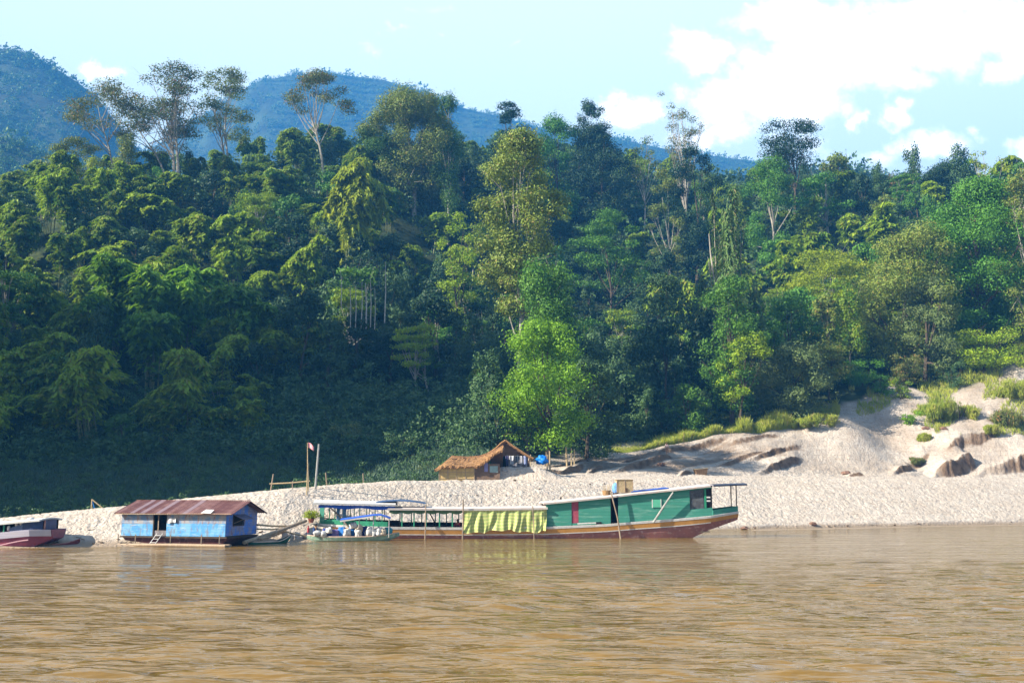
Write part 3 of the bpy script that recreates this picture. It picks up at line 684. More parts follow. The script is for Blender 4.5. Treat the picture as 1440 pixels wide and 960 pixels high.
hero('crown_tree', 'tree', 'full green tree under the tiered open-crowned tree', (1085, 330), 250, (1085, 222), 38, 'round', L_broad, M_bark, tr=.4, z0=.15, n=34, dens=28, size=.45)
hero('bare_tree', 'tree', 'tiny bare tree on the right hilltop against the clouds', (1187, 262), 330, (1186, 206), 9, 'vase', L_rust, M_bark_d, tr=.22, z0=.5, n=12, dens=8, size=.4, nl=12, fork=.5)
hero('crown_tree', 'tree', 'dark dome-crowned tree on the right skyline', (1326, 300), 268, (1327, 231), 37, 'round', L_dark, M_bark_d, tr=.45, z0=.2, n=40, dens=38, size=.45)
hero('crown_tree', 'tree', 'reddish-brown tinged tree just left of the right dark dome', (1268, 300), 275, (1266, 238), 24, 'round', L_rust, M_bark_d, tr=.3, z0=.2, n=22, dens=26, size=.45)
hero('emergent_tree', 'tree', 'upright sparse tree with yellow leaves at the far right skyline', (1392, 290), 235, (1392, 214), 26, 'vase', L_yellow, M_bark, tr=.3, z0=.35, n=24, dens=13, size=.45, nl=14, fork=.5)
hero('big_bank_tree', 'tree', 'huge dark-crowned tree filling the upper right of the bank', (1375, 500), 182, (1372, 252), 70, 'round', L_broad, M_bark_d, tr=.8, z0=.15, n=90, dens=22, size=.42, nl=16)
hero('big_bank_tree', 'tree', 'big tree with rust-tinged left flank above the sandy tracks', (1262, 500), 178, (1282, 310), 62, 'round', L_olive, M_bark_d, tr=.6, z0=.1, n=74, dens=22, size=.38, nl=14)
hero('big_bank_tree', 'tree', 'light green tree cut by the right edge of the picture', (1445, 470), 176, (1440, 236), 36, 'round', L_olive, M_bark, tr=.4, z0=.15, n=44, dens=22, size=.4, nl=14)
hero('olive_tree', 'tree', 'pale olive-leaved tree in front of the huge dark-crowned tree', (1300, 512), 172, (1302, 392), 38, 'round', L_grey, M_bark_d, tr=.4, z0=.12, n=44, dens=24, size=.34, nl=12)
hero('layered_tree', 'tree', 'bright green tree with flat fanned layers above the right sand track', (1385, 545), 171, (1388, 462), 44, 'layer', L_bamboo, M_bark_d, tr=.3, z0=.15, n=34, dens=15, size=.32, nl=14)
hero('sunlit_tree', 'tree', 'brilliant yellow-green tree standing just behind the thatched hut', (770, 648), 127, (768, 446), 58, 'round', L_bright, M_bark_d, tr=.35, z0=.22, n=64, dens=19, size=.34, nl=16, shell=.35)
hero('sunlit_tree', 'tree', 'low bright branchy tree leaning out left of the brilliant yellow-green tree', (742, 648), 128, (722, 520), 38, 'round', L_bright, M_bark_d, tr=.25, z0=.3, n=28, dens=18, size=.34, nl=12, shell=.35)
hero('climber_tree', 'tree', 'mid-green climber-covered tree directly above the brilliant yellow-green tree', (775, 560), 146, (768, 372), 44, 'column', L_broad, M_bark_d, tr=.35, z0=.3, n=40, dens=22, size=.42, droop=1.2)
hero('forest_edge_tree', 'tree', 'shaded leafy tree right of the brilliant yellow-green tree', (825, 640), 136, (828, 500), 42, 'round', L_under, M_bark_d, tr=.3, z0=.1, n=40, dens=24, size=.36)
hero('forest_edge_tree', 'tree', 'small sunlit bush-like tree above the middle of the grassy edge', (966, 618), 152, (962, 540), 30, 'round', L_broad, M_bark_d, tr=.2, z0=.05, n=26, dens=24, size=.34)
hero('climber_tree', 'tree', 'tall leafy pillar of climbers at the right end of the dark forest gap', (1030, 605), 156, (1022, 384), 44, 'round', L_broad, M_bark_d, tr=.4, z0=.15, n=66, dens=20, size=.4, droop=1.0)
hero('forest_edge_tree', 'tree', 'round bright crown low on the climber pillar', (1040, 600), 153, (1052, 462), 32, 'round', L_bamboo, M_bark_d, tr=.25, z0=.3, n=30, dens=24, size=.36)
hero('willowy_tree', 'tree', 'grey-green willowy tree beside the small red boat on the bank', (1112, 590), 158, (1118, 480), 46, 'round', L_grey, M_bark_d, tr=.25, z0=.05, n=54, dens=24, size=.34, nl=12)
hero('willowy_tree', 'tree', 'light green spreading tree between the willowy tree and the sand track', (1166, 575), 164, (1165, 486), 40, 'layer', L_olive, M_bark_d, tr=.2, z0=.25, n=34, dens=22, size=.34, nl=12)
hero('slim_tree', 'tree', 'slim bright green tree with hanging tufts above the willowy tree', (1196, 545), 172, (1188, 408), 24, 'column', L_bamboo, M_bark, tr=.2, z0=.45, n=24, dens=22, size=.36, droop=1.4)
hero('yellow_flat_tree', 'tree', 'flat-topped yellow-green tree in the right forest', (1166, 470), 205, (1170, 354), 46, 'layer', L_yellow, M_bark, tr=.3, z0=.62, n=26, dens=26, size=.42)
hero('forest_edge_tree', 'tree', 'glossy tree halfway up between the climber pillar and big rust-flanked tree', (1110, 560), 175, (1108, 410), 40, 'round', L_broad, M_bark_d, tr=.3, z0=.1, n=40, dens=24, size=.38)
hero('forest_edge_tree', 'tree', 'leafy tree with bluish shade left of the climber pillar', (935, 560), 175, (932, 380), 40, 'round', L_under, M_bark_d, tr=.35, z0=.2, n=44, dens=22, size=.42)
hero('forest_edge_tree', 'tree', 'light-tipped tree beside the top of the very tall yellow-green tree', (640, 440), 196, (640, 290), 28, 'round', L_bamboo, M_bark_d, tr=.3, z0=.3, n=32, dens=22, size=.4)
hero('forest_edge_tree', 'tree', 'flat light crown right of the very tall yellow-green tree', (858, 430), 235, (855, 290), 42, 'umbrella', L_broad, M_bark_d, tr=.35, z0=.5, n=32, dens=28, size=.45)
# drooping-leaved tower
for (bx, by, Y, tx, ty, rp, lab) in [(1040, 500, 168, 1040, 262, 46, 'towering vine-hung tree with long drooping leaves'), (1010, 500, 170, 1006, 270, 22, 'narrow spire of drooping leaves left of the towering vine-hung tree')]:
    b = P(bx, by, Y); g = G(b.x, Y); t = P(tx, ty, Y); hh = t.z - g
    tmx = skeleton([((0, 0, hh), (1, 1, 1)), ((1, .5, hh * .8), (1, 1, 1)), ((-1.2, .4, hh * .7), (1, 1, 1))], hh, .4, np.random.RandomState(3), nl=3)
    tm_ = bpy.data.meshes.new('trunk'); tm_.from_pydata(tmx.v, [], tmx.f); tm_.update(); tm_.materials.append(M_bark)
    plant('vine_tree', (tm_, droop_mesh(hh, rp / F * Y * 1.5, 31 + bx, L_vine, 1.0, .24, int(330 * rp))), (b.x, Y, g), 0, 1, lab, 'tree', 'tall trees of the forested bank'); HERO_XY.append((b.x, Y, rp / F * Y))
# bare white stems in the dark slope
M_dead = mat('dead_wood', (.50, .48, .45), .9, .25, 2)
for i, (px, y0, y1, w) in enumerate([(493, 438, 400, .07), (500, 440, 402, .08), (508, 440, 396, .08), (515, 440, 398, .12), (521, 438, 393, .08), (541, 432, 368, .09), (480, 408, 380, .06), (527, 441, 405, .06)]):
    Y = 168; a = P(px, y0 + 14, Y); b = P(px + (i % 3) - 1, y1, Y); a.z -= 1
    mb = MB().tube([a, a.lerp(b, .5) + Vector((.12, 0, 0)), b], [w * 1.3, w, w * .5], 6)
    o = mb.build('dead_stem', M_dead); bb = a
    setp(o, ['bleached bare stem, one of the thin row on the dark slope'][0] if i not in (5, 6) else ('tallest bleached bare stem, standing apart right of the row' if i == 5 else 'short bare stem apart on the left of the bleached row'), 'dead tree', 'bleached stems on the dark slope')

# bright bamboo on the left slope that reaches into the sun, and others that stand out
for i, (px, by, ty, Y, sc, ms, lab) in enumerate([
    (158, 470, 366, 182, 1.0, BAM_Y[0], 'tall sunlit bamboo plume, leftmost of the bright trio on the dark left slope'),
    (214, 470, 370, 180, 1.0, BAM_Y[1], 'arching sunlit bamboo, middle of the bright trio on the dark left slope'),
    (262, 468, 372, 182, 1.0, BAM_Y[0], 'upright sunlit bamboo, rightmost of the bright trio on the dark left slope'),
    (215, 490, 430, 168, .8, BAM_Y[1], 'small drooping bamboo tuft hanging below the bright trio'),
    (345, 480, 405, 172, .9, BAM_Y[0], 'single bright-tipped bamboo right of the bright trio in shade'),
    (497, 330, 228, 225, 1.25, None, 'yellow bamboo plume glowing under the skyline trees')]):
    if ms is None: ms = bamboo_meshes(11, 4.0, 177, L_yellow, 12)
    p = P(px, by, Y); g = G(p.x, Y); top = Zp(ty, Y); s = (top - g) / 10.5
    plant('bamboo_clump', ms, (p.x, Y, g - .3), i * 1.3, (min(s, 1.9), min(s, 1.9), s), lab, 'bamboo', 'bamboos that stand out'); HERO_XY.append((p.x, Y, 3.5))

# --- the dense forest: single bamboo clumps and trees over the whole slope
pts = []
def ok(x, Y, d):
    for (a, b, c) in pts:
        if (a - x) ** 2 + (b - Y) ** 2 < d * d * (1 if c else 1): return False
    for (a, b, r) in HERO_XY:
        if (a - x) ** 2 + (b - Y) ** 2 < (r * .55 + 1.2) ** 2: return False
    return True
r2 = np.random.RandomState(2024)
zones = lambda U, py: ('left' if U < 420 else 'middle' if U < 760 else 'gap' if U < 1000 else 'right')
tries = 0
cntb = cntt = 0
CLR = []   # picture clearings: keep trees from standing in front of things
while tries < 60000 and cntb + cntt < 600:
    tries += 1
    U = r2.uniform(-70, 1510) if r2.rand() < .75 else r2.uniform(-70, 560); x_ = (U - 720) / F * CP
    y0 = float(rowY(4, U)); y1 = float(rowY(6, U)) + 6
    start = 16 if U < 360 else 40 if U < 670 else (3 if U < 1000 else 10)
    Y = y0 + start + (y1 - y0 - start) * r2.rand() ** .85
    x = x_ * Y
    dmin = (4.4 if U < 560 else 5.2) + (Y - 130) / 170 * 3.4
    if not ok(x, Y, dmin): continue
    if (125 < U < 300 and 146 < Y < 184) or (475 < U < 560 and 132 < Y < 170) or (700 < U < 745 and 140 < Y < 157): continue
    g = G(x, Y); isb = fbm(np.array([x / 30.]), np.array([Y / 30.]), 2)[0] + .55 * r2.rand() > (-.35 if U < 520 else .25 if U < 1000 else .1)
    hill_t = (Y - y0) / (y1 - y0)
    gap = (750 < U < 985 and hill_t < .9) or (400 < U < 700 and hill_t < .55)  # in these parts darker-leaved trees put the slope's shade into colour
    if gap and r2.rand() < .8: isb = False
    if cntb >= 296: isb = False
    if cntt >= 296: isb = True
    if isb:
        ms = BAM[r2.randint(len(BAM))]; s = r2.uniform(.65, 1.4) * (1.0 if Y > 165 else .8)
        slope = 'lower shaded' if hill_t < .35 else 'middle' if hill_t < .7 else 'upper'
        side = 'left of the white-trunked solitary tree' if U < 450 else 'below the broad rusty-topped tree' if U < 700 else 'behind the very tall yellow-green tree' if U < 960 else 'under the right skyline'
        o_ = plant('bamboo_clump', ms, (x, Y, g - .4), r2.uniform(0, 6.28), (s * 1.05, s * 1.05, s * r2.uniform(.85, 1.15)), '', 'bamboo', 'bamboo clumps of the forest', pn=('culm', 'crown')); cntb += 1; FOREST.append((o_, x, Y, g + 6, 'feathery bamboo'))
    else:
        k = r2.rand()
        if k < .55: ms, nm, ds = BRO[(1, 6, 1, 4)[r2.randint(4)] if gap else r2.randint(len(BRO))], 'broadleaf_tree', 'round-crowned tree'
        elif k < .8: ms, nm, ds = COLM[r2.randint(len(COLM))], 'creeper_clad_tree', 'creeper-clad tree'
        else: ms, nm, ds = FEA[r2.randint(len(FEA))], 'tiered_tree', 'tiered feathery tree'
        s = r2.uniform(.75, 1.3) * (1.0 if Y > 160 else .75)
        if U > 700 and Y - y0 < 14: s *= .6
        slope = 'lower shaded' if hill_t < .35 else 'middle' if hill_t < .7 else 'upper'
        side = 'left of the white-trunked solitary tree' if U < 450 else 'below the broad rusty-topped tree' if U < 700 else 'behind the very tall yellow-green tree' if U < 960 else 'under the right skyline'
        o_ = plant(nm, ms, (x, Y, g - .3), r2.uniform(0, 6.28), s, '', 'tree', f'{nm.replace("_"," ")}s of the forest'); cntt += 1; FOREST.append((o_, x, Y, g + 6, ds))
    pts.append((x, Y, 1))
REF = {'slender pale-trunked': 'leftmost pale skyline tree', 'tallest skyline': 'tallest forked skyline tree', 'lower brownish': 'leaning brownish skyline tree', 'twin-stemmed': 'twin-stemmed skyline tree', 'solitary white': 'solitary white-trunked tree', 'small yellowish': 'small yellowish skyline tree', 'yellow-green creeper': 'yellow-green creeper tree',
 'creeper-covered': 'creeper-covered stump tree', 'broad skyline': 'broad rusty-topped tree', 'dark creeper': 'dark creeper tower', 'bushy tree sloping': 'bushy sloping skyline tree', 'narrow dark': 'dark pointed tree', 'very tall': 'very tall yellow-green tree', 'bluish-dark': 'round-knobbed skyline tree', 'bulky dark': 'bulky dark tree mass', 'rounded bluish': 'rounded bluish tree',
 'thin sparse': 'sparse flat-crowned tree', 'nearly leafless': 'leafless vase-shaped tree', 'dark domed': 'dark domed tree', 'sunlit light': 'sunlit light green tree', 'airy': 'airy tiered skyline tree', 'full green': 'full green skyline tree', 'tiny bare': 'tiny bare hilltop tree', 'dark dome-crowned': 'right dark dome tree', 'reddish-brown': 'reddish-brown skyline tree',
 'upright sparse': 'sparse yellow-leaved tree', 'huge dark': 'huge dark-crowned tree', 'big tree with rust': 'big rust-flanked tree', 'light green tree cut': 'light green edge tree', 'pale olive': 'pale olive tree', 'bright green tree with flat': 'flat-fanned bright tree', 'brilliant': 'brilliant tree by the hut', 'low bright': 'low bright leaning tree', 'mid-green': 'mid-green climber tree',
 'shaded leafy': 'shaded leafy tree', 'small sunlit': 'small sunlit bushy tree', 'tall leafy pillar': 'tall climber pillar', 'round bright': 'round bright crown', 'grey-green': 'grey-green willowy tree', 'light green spreading': 'light spreading tree', 'slim bright': 'slim tufted tree', 'flat-topped': 'flat-topped yellow tree', 'glossy': 'glossy mid-bank tree', 'leafy tree with bluish': 'bluish leafy tree', 'light-tipped': 'light-tipped tree', 'flat light': 'flat light crown'}
def scr(x, Y, z):
    v = Vector((x, Y, z - H)); dpt = v.y * CP + v.z * SP; return 720 + F * v.x / dpt, 480 - F * (v.z * CP - v.y * SP) / dpt
LM = []
for (x, Y, z, lab) in LAND:
    for k_, v_ in REF.items():
        if lab.startswith(k_): LM.append((*scr(x, Y, z), v_)); break
LM += [(515, 415, 'row of bleached stems'), (200, 400, 'bright bamboo trio'), (500, 260, 'yellow bamboo plume'), (430, 560, 'dark slope above the flag'), (120, 560, 'slope above the maroon boat'), (270, 560, 'slope above the houseboat'), (600, 540, 'slope above the thatched huts'), (1040, 370, 'towering vine-hung tree'), (60, 330, 'left edge of the upper slope'), (300, 320, 'bamboo thicket under the twin-stemmed tree'), (30, 450, 'left edge of the shaded slope')]
from collections import defaultdict
GR = defaultdict(list)
for (o_, *_r) in FOREST:
    o_.rotation_euler = (r2.normal(0, .09), r2.normal(0, .09), r2.uniform(0, 6.28)); o_.scale = (o_.scale[0] * r2.uniform(.85, 1.2), o_.scale[1] * r2.uniform(.85, 1.2), o_.scale[2] * r2.uniform(.75, 1.3))
for (o_, x, Y, z, ds) in FOREST:
    px, py = scr(x, Y, z); b_ = min(LM, key=lambda q: (q[0] - px) ** 2 + (q[1] - py) ** 2); dx_, dy_ = px - b_[0], py - b_[1]
    if abs(dx_) > abs(dy_): way = 'to the left of' if dx_ < 0 else 'to the right of'
    else: way = 'above' if dy_ < 0 else 'below'
    GR[(ds, way, b_[2])].append((dx_ * dx_ + dy_ * dy_, o_))
ORD = ['first', 'second', 'third', 'fourth', 'fifth', 'sixth', 'seventh', 'eighth', 'ninth', 'tenth', 'eleventh', 'twelfth', 'thirteenth', 'fourteenth', 'fifteenth', 'sixteenth']
for (ds, way, ref), L_ in GR.items():
    L_.sort(key=lambda q: q[0])
    for i, (_, o_) in enumerate(L_): o_['label'] = (f'{ORD[min(i, 15)]} ' if len(L_) > 1 else '') + f'{ds} {way} the {ref}'
print('bamboo', cntb, 'trees', cntt, 'tries', tries)

# --- undergrowth that nobody could count, as one mass of bushes
def undergrowth():
    r3 = np.random.RandomState(8); Vs = []; n0 = 0
    protos = []
    for k in range(8):
        L = lumps_for('round', 2.6, 1.7, r3, 9, .1); C, Nn = crown_pts(L, 62, r3, shell=.5)
        V, Q = leaves_np(C, Nn, .33, .55, r3, .3); protos.append(V)
    for i in range(4200):
        U = r3.uniform(-90, 1530); y0 = float(rowY(4, U)); near = r3.rand() < .62
        Y = y0 + (2 + 34 * r3.rand() if near else 30 + (float(rowY(6, U)) + 10 - y0 - 30) * r3.rand())
        if U > 1150 and Y - y0 < 14: continue
        if U < 690 and r3.rand() < .6: Y = y0 + r3.uniform(-34, 42)
        if Y < float(rowY(3, U)) + 5: continue
        x = (U - 720) / F * CP * Y; g = G(x, Y); s = r3.uniform(.6, 1.25) * (1 + max(0, Y - y0) / 60) * (.55 if Y - y0 < -12 else .6 if Y - y0 < 8 else 1)
        a = r3.uniform(0, 6.28); V = protos[r3.randint(8)].copy(); c, q = math.cos(a), math.sin(a)
        Vr = np.stack([V[:, 0] * c - V[:, 1] * q, V[:, 0] * q + V[:, 1] * c, V[:, 2]], 1) * s + np.array([x, Y, g - .3]); Vs.append(Vr)
    V = np.concatenate(Vs); print('undergrowth leaves', len(V) // 4)
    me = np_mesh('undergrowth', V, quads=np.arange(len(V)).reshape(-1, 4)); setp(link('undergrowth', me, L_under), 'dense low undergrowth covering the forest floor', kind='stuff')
undergrowth()

# --- far woods on the hills, read as one mass each
def far_woods(XX, YY, zz_, n, rad, seed, leaf, upper=.15):
    r3 = np.random.RandomState(seed); Vs = []
    protos = []
    for k in range(7):
        L = lumps_for('round', 1.5, 1.0, r3, 8, .0); C, Nn = crown_pts(L, 42, r3, shell=.6); V, Q = leaves_np(C, Nn, .30, .8, r3); protos.append(V)
    nv, nu = XX.shape
    for i in range(n):
        v = int(nv * (upper + (.80 - upper) * r3.rand())); u = r3.randint(nu)
        rid = r3.rand() < .2
        if rid: v = int(nv * r3.uniform(.70, .76))
        x, Y, z = XX[v, u], YY[v, u], zz_[v, u]
        if abs(x / Y) > .62 or (r3.rand() < .25 and vnoise(np.array([x / (rad * 9)]), np.array([z / (rad * 9)]))[0] < -.2): continue
        s = rad * r3.uniform(.6, 1.25) * ((1.3 if r3.rand() < .06 else .62) if rid or v > nv * .68 else 1); V = protos[r3.randint(7)] * np.array([s, s, s * r3.uniform(.8, 1.6)]); Vs.append(V + np.array([x + r3.normal() * 2, Y, z - s * .3]))
    V = np.concatenate(Vs); print('far leaves', len(V) // 4)
    me = np_mesh('far_woods', V, quads=np.arange(len(V)).reshape(-1, 4)); setp(link('far_woods', me, leaf), 'far-off wooded hillside fading to blue', kind='stuff')
L_far = leafmat('far_leaf', (.035, .09, .015), (.11, .19, .02), .2, None, .01)
far_woods(*hillA, 6500, 7.5, 1, L_far, .2)
far_woods(*hillB, 11000, 9.0, 2, L_far, .2)
far_woods(*hillC, 3600, 5.5, 3, L_far, .3)
far_woods(*hillD, 4200, 4.5, 4, L_far, .3)

# --- grass: fringe of the dune, dark bank on the left, patches on the right
def grass(name, sampler, n, hgt, leaf, label, seed, w=.05):
    r3 = np.random.RandomState(seed); S = sampler(r3, n); S = S[:n]; z = Zg(S[:, 0], S[:, 1], False)
    m = len(S); a = r3.uniform(0, 6.283, m); hh = hgt * r3.uniform(.5, 1.3, m) * S[:, 2]; ln = r3.uniform(.1, .6, m) * hh
    b = np.stack([S[:, 0], S[:, 1], z - .05], 1); t = b + np.stack([np.cos(a) * ln, np.sin(a) * ln, hh], 1)
    pr = np.stack([-np.sin(a * 1.7), np.cos(a * 1.7), a * 0], 1) * (w * hh / hgt)[:, None]; mid = b * .45 + t * .55 + np.array([0, 0, .08 * hgt])
    V = np.stack([b - pr * .6, b + pr * .6, mid + pr, t], 1).reshape(-1, 3)
    me = np_mesh(name, V, quads=np.arange(m * 4).reshape(-1, 4)); setp(link(name, me, leaf), label, kind='stuff')
def s_fringe(r3, n):
    U = r3.uniform(850, 1185, n); pyb = np.interp(U, [850, 905, 940, 1000, 1060, 1090, 1105, 1185], [636, 628, 625, 616, 600, 596, 594, 586])
    Yb = rowY(4, U) - 4.0; off = np.abs(r3.normal(0, 2.2, n)); Y = Yb + off; dens = np.clip(fbm(U / 14, U * 0, 3) * .5 + .75, .25, 1.5) * np.interp(U, [850, 950, 1185], [.3, .8, 1.2])
    return np.stack([(U - 720) / F * CP * Y, Y, dens], 1)
grass('grass', s_fringe, 42000, 1.35, L_grass, 'sunlit yellowish grass fringing the top of the sand bank', 3, .06)
def s_left(r3, n):
    U = r3.uniform(-60, 690, n); Y = rowY(3, U) - 1 + r3.rand(n) * 52
    return np.stack([(U - 720) / F * CP * Y, Y, .6 + .6 * np.clip(fbm(U / 30, Y / 5, 3) + .5, 0, 1.4)], 1)
grass('grass', s_left, 90000, .5, leafmat('shade_grass', (.04, .08, .05), (.09, .15, .08), .2), 'dull green rough grass behind the sand bar', 4, .09)
def s_right(r3, n):
    U = r3.uniform(1185, 1520, n); Y = rowY(4, U) + r3.uniform(-16, 16, n); k = fbm(U / 26, Y / 5, 3) > np.interp(U, [1185, 1300, 1390, 1440], [.35, .3, -.05, -.3])
    k &= ~((U < 1300) & (Y < rowY(4, U) - 3))
    S = np.stack([(U - 720) / F * CP * Y, Y, .5 + .7 * r3.rand(n)], 1); return S[k]
grass('grass', s_right, 60000, .8, L_grass, 'yellow-green grass tufts on the eroded right bank', 5, .06)

# --- single bushes on the right bank
def bush(px, py, w, h, leaf, lab, name='bush', seed=0, size=.26, dens=40, spiky=False):
    g = hit(px, py); r = w / F * g.y; hh = h / F * g.y
    r3 = np.random.RandomState(seed)
    if spiky:
        n = 3000; nt_ = 11; tx = r3.uniform(-.75, .75, nt_) * r; ty = r3.uniform(-.6, .6, nt_) * r; th = r3.uniform(.35, 1.0, nt_) * hh * (1 - .45 * (np.abs(tx) / r)); k = r3.randint(0, nt_, n)
        a = r3.uniform(0, 6.283, n); t = r3.rand(n) ** .8; rr = r * .26 * np.sqrt(r3.rand(n))
        C = np.stack([tx[k] + rr * np.cos(a) * (.4 + .9 * t), ty[k] + rr * np.sin(a) * (.4 + .9 * t), th[k] * t], 1); A = np.stack([np.cos(a) * .45, np.sin(a) * .45, np.full(n, 1.1)], 1)
        V, Q = leaves_np(C, np.stack([np.cos(a), np.sin(a), .3 + 0 * a], 1) + r3.normal(size=(n, 3)) * .4, .75, .13, r3, axis=A)
        cm = np_mesh('foliage', V, quads=Q); cm.materials.append(leaf)
    else:
        L = lumps_for('vase', hh, r, r3, 16, .12) + lumps_for('round', hh * .6, r * .8, r3, 8, .05); L = [(c, (q[0] * 1.25, q[1] * 1.25, q[2] * 1.2)) for c, q in L]; C, Nn = crown_pts(L, dens / (size * size * 3), r3, shell=.3); V, Q = leaves_np(C, Nn, size, .5, r3, .2); cm = np_mesh('foliage', V, quads=Q); cm.materials.append(leaf)
    sk = MB()
    for k in range(6):
        a = k * 1.05; sk.tube([(0, 0, -.3), (r * .3 * math.cos(a), r * .3 * math.sin(a), hh * .4), (r * .55 * math.cos(a), r * .55 * math.sin(a), hh * .75)], [.06, .04, .015], 5, False)
    st = bpy.data.meshes.new('stem'); st.from_pydata(sk.v, [], sk.f); st.update(); st.materials.append(M_bark_d)
    plant(name, (st, cm), tuple(g), 0, 1, lab, 'bush', 'bushes on the bank', pn=('stem', 'foliage'))
BU = [(1322, 590, 36, 44, L_grass, 'spiky yellow-green reed bush, largest on the eroded bank', 1), (1350, 590, 28, 34, L_grass, 'spiky reed bush adjoining the largest one on its right', 1),
      (1150, 600, 34, 24, L_grass, 'long low grassy bush right of the small red boat', 1), (1120, 602, 16, 14, L_grass, 'little grassy tuft touching the small red boat', 1),
      (1268, 562, 18, 30, L_bamboo, 'fresh green bush at the head of the sand track', 0), (1278, 598, 18, 18, L_bright, 'bright green low shrub below the brown earth step', 0),
      (1276, 545, 32, 52, L_rust, 'brownish-green bush above the brown earth step', 0), (1240, 556, 22, 30, L_broad, 'dark shrub above the left sand track', 0),
      (1300, 620, 10, 10, L_grass, 'small tuft beside the dune hollow', 1), (1292, 652, 14, 8, L_rust, 'dry olive tuft growing on the low earth lump', 1),
      (1392, 612, 12, 12, L_grass, 'tiny tuft against the earth knob', 1), (1425, 600, 34, 34, L_rust, 'straw-coloured bush at the right edge of the bank', 1), (1428, 560, 34, 40, L_grass, 'yellow-green bush near the right edge of the picture', 1),
      (1340, 545, 26, 34, L_under, 'shaded bush between the two sand tracks', 0), (1210, 545, 36, 36, L_broad, 'wide leafy shrub at the foot of the slim tree', 0), (1235, 520, 30, 32, L_under, 'blue-green shrub behind the left sand track', 0),
      (1075, 560, 30, 34, L_broad, 'shrub at the foot of the willowy tree', 0), (990, 600, 18, 30, L_bamboo, 'light shrub in the forest edge above the walking person', 0), (938, 590, 20, 26, L_olive, 'pale shrub left of the walking person up in the forest edge', 0),
      (430, 655, 30, 26, L_under, 'dull shrub on the shaded bank behind the flag pole', 0), (560, 640, 40, 30, L_under, 'dull broad shrub on the shaded bank left of the hut', 0), (500, 630, 36, 30, L_grey, 'greyish shrub on the shaded bank above the sand bar', 0)]
for i, (px, py, w, h, lf, lab, sp_) in enumerate(BU): bush(px, py, w, h, lf, lab, 'reed_bush' if sp_ else 'bush', 900 + i, spiky=bool(sp_))
# ------------------------------------------------------------------ materials of boats and huts
def planks(name, col, col2, nper=6.0, axis='Z', rough=.6, wear=(.45, .42, .38), wearamt=.35, gap=.25, patch=2.0):
    """painted boards: thin dark joints across one axis, faded patches"""
    m = bpy.data.materials.new(name); m.use_nodes = True; t = m.node_tree; b = t.nodes['Principled BSDF']; b.inputs['Roughness'].default_value = rough; b.inputs['Specular IOR Level'].default_value = .3
    tc = N(t, 'ShaderNodeTexCoord'); sp = N(t, 'ShaderNodeSeparateXYZ'); t.links.new(tc.outputs['Object'], sp.inputs[0])
    v = sp.outputs['XYZ'.index(axis)]; sc = mth(t, 'MULTIPLY', v, nper); fr = mth(t, 'FRACT', sc); idx = mth(t, 'FLOOR', sc)
    wn = N(t, 'ShaderNodeTexWhiteNoise', noise_dimensions='1D'); t.links.new(idx, wn.inputs['W'])
    def nz(scale, st=(1, 1, 1)):
        mp = N(t, 'ShaderNodeMapping'); mp.inputs['Scale'].default_value = st; t.links.new(tc.outputs['Object'], mp.inputs[0])
        n = N(t, 'ShaderNodeTexNoise'); n.inputs['Scale'].default_value = scale; n.inputs['Detail'].default_value = 7; n.inputs['Roughness'].default_value = .65; t.links.new(mp.outputs[0], n.inputs[0]); return n.outputs[0]
    def mrg(v, a_, b_):
        n = N(t, 'ShaderNodeMapRange'); t.links.new(v, n.inputs[0]); n.inputs[1].default_value = a_; n.inputs[2].default_value = b_; return n.outputs[0]
    c = mixc(t, mth(t, 'ADD', mth(t, 'MULTIPLY', wn.outputs[0], .5), mth(t, 'MULTIPLY', nz(patch), .5)), col, col2)
    st = (.35, 1, 2.5) if axis == 'Z' else (2.5, 1, .35)
    c = mixc(t, mth(t, 'MULTIPLY', mrg(nz(patch * 1.2, st), .52, .66), wearamt), c, wear)
    joint = mth(t, 'LESS_THAN', fr, .07)
    c = mixc(t, mth(t, 'MULTIPLY', joint, gap * 2.4), c, tuple(x * .25 for x in col))
    t.links.new(c, b.inputs['Base Color']); return m
M_green = planks('green_paint_boards', (.032, .19, .14), (.055, .25, .19), 4.0, 'Z', wear=(.20, .36, .30), wearamt=.6, patch=1.1)
M_greenp = mat('green_paint', (.03, .25, .14), .5, .2, 4)
M_white = mat('white_paint', (.60, .60, .60), .6, .12, 2.5, dirt=(.45, .40, .36))
M_rooftin = mat('pale_roof_tin', (.55, .50, .48), .5, .12, 1.2, dirt=(.50, .38, .33), metal=0)
M_orange = mat('ochre_paint', (.50, .25, .06), .6, .15, 2.2, dirt=(.40, .20, .08))
M_maroon = mat('maroon_hull', (.29, .12, .105), .6, .25, 1.4, col2=(.21, .095, .095), dirt=(.38, .24, .22))
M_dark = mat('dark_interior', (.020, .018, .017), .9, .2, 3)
M_steel = mat('grey_stern_steel', (.085, .085, .09), .6, .3, 2)
M_blue = mat('blue_tarp', (.015, .09, .50), .45, .25, 3, bump=.02, bscale=6)
M_bluec = mat('bright_blue_cloth', (.02, .19, .62), .7, .25, 4, bump=.02)
M_pole = mat('weathered_pole', (.30, .23, .17), .85, .3, 3, stretch=(1, 1, .2))
M_pole_g = mat('grey_pole', (.30, .30, .29), .8, .2, 3)
M_wood = planks('bare_wood', (.26, .18, .12), (.36, .27, .18), 5, 'X', wearamt=.3)
M_dwood = mat('dark_wood', (.07, .045, .03), .8, .3, 3)
M_red = mat('red_paint', (.38, .035, .045), .55, .2, 3)
M_pinkdoor = mat('faded_red_cloth', (.34, .07, .11), .8, .2, 3)
M_tan = mat('tan_wicker', (.44, .34, .20), .85, .25, 14, bump=.02, bscale=40)
M_thatch = mat('thatch', (.27, .14, .065), .95, .35, 2.6, col2=(.13, .07, .035), bump=.10, bscale=14, stretch=(3.0, 3.0, .8))
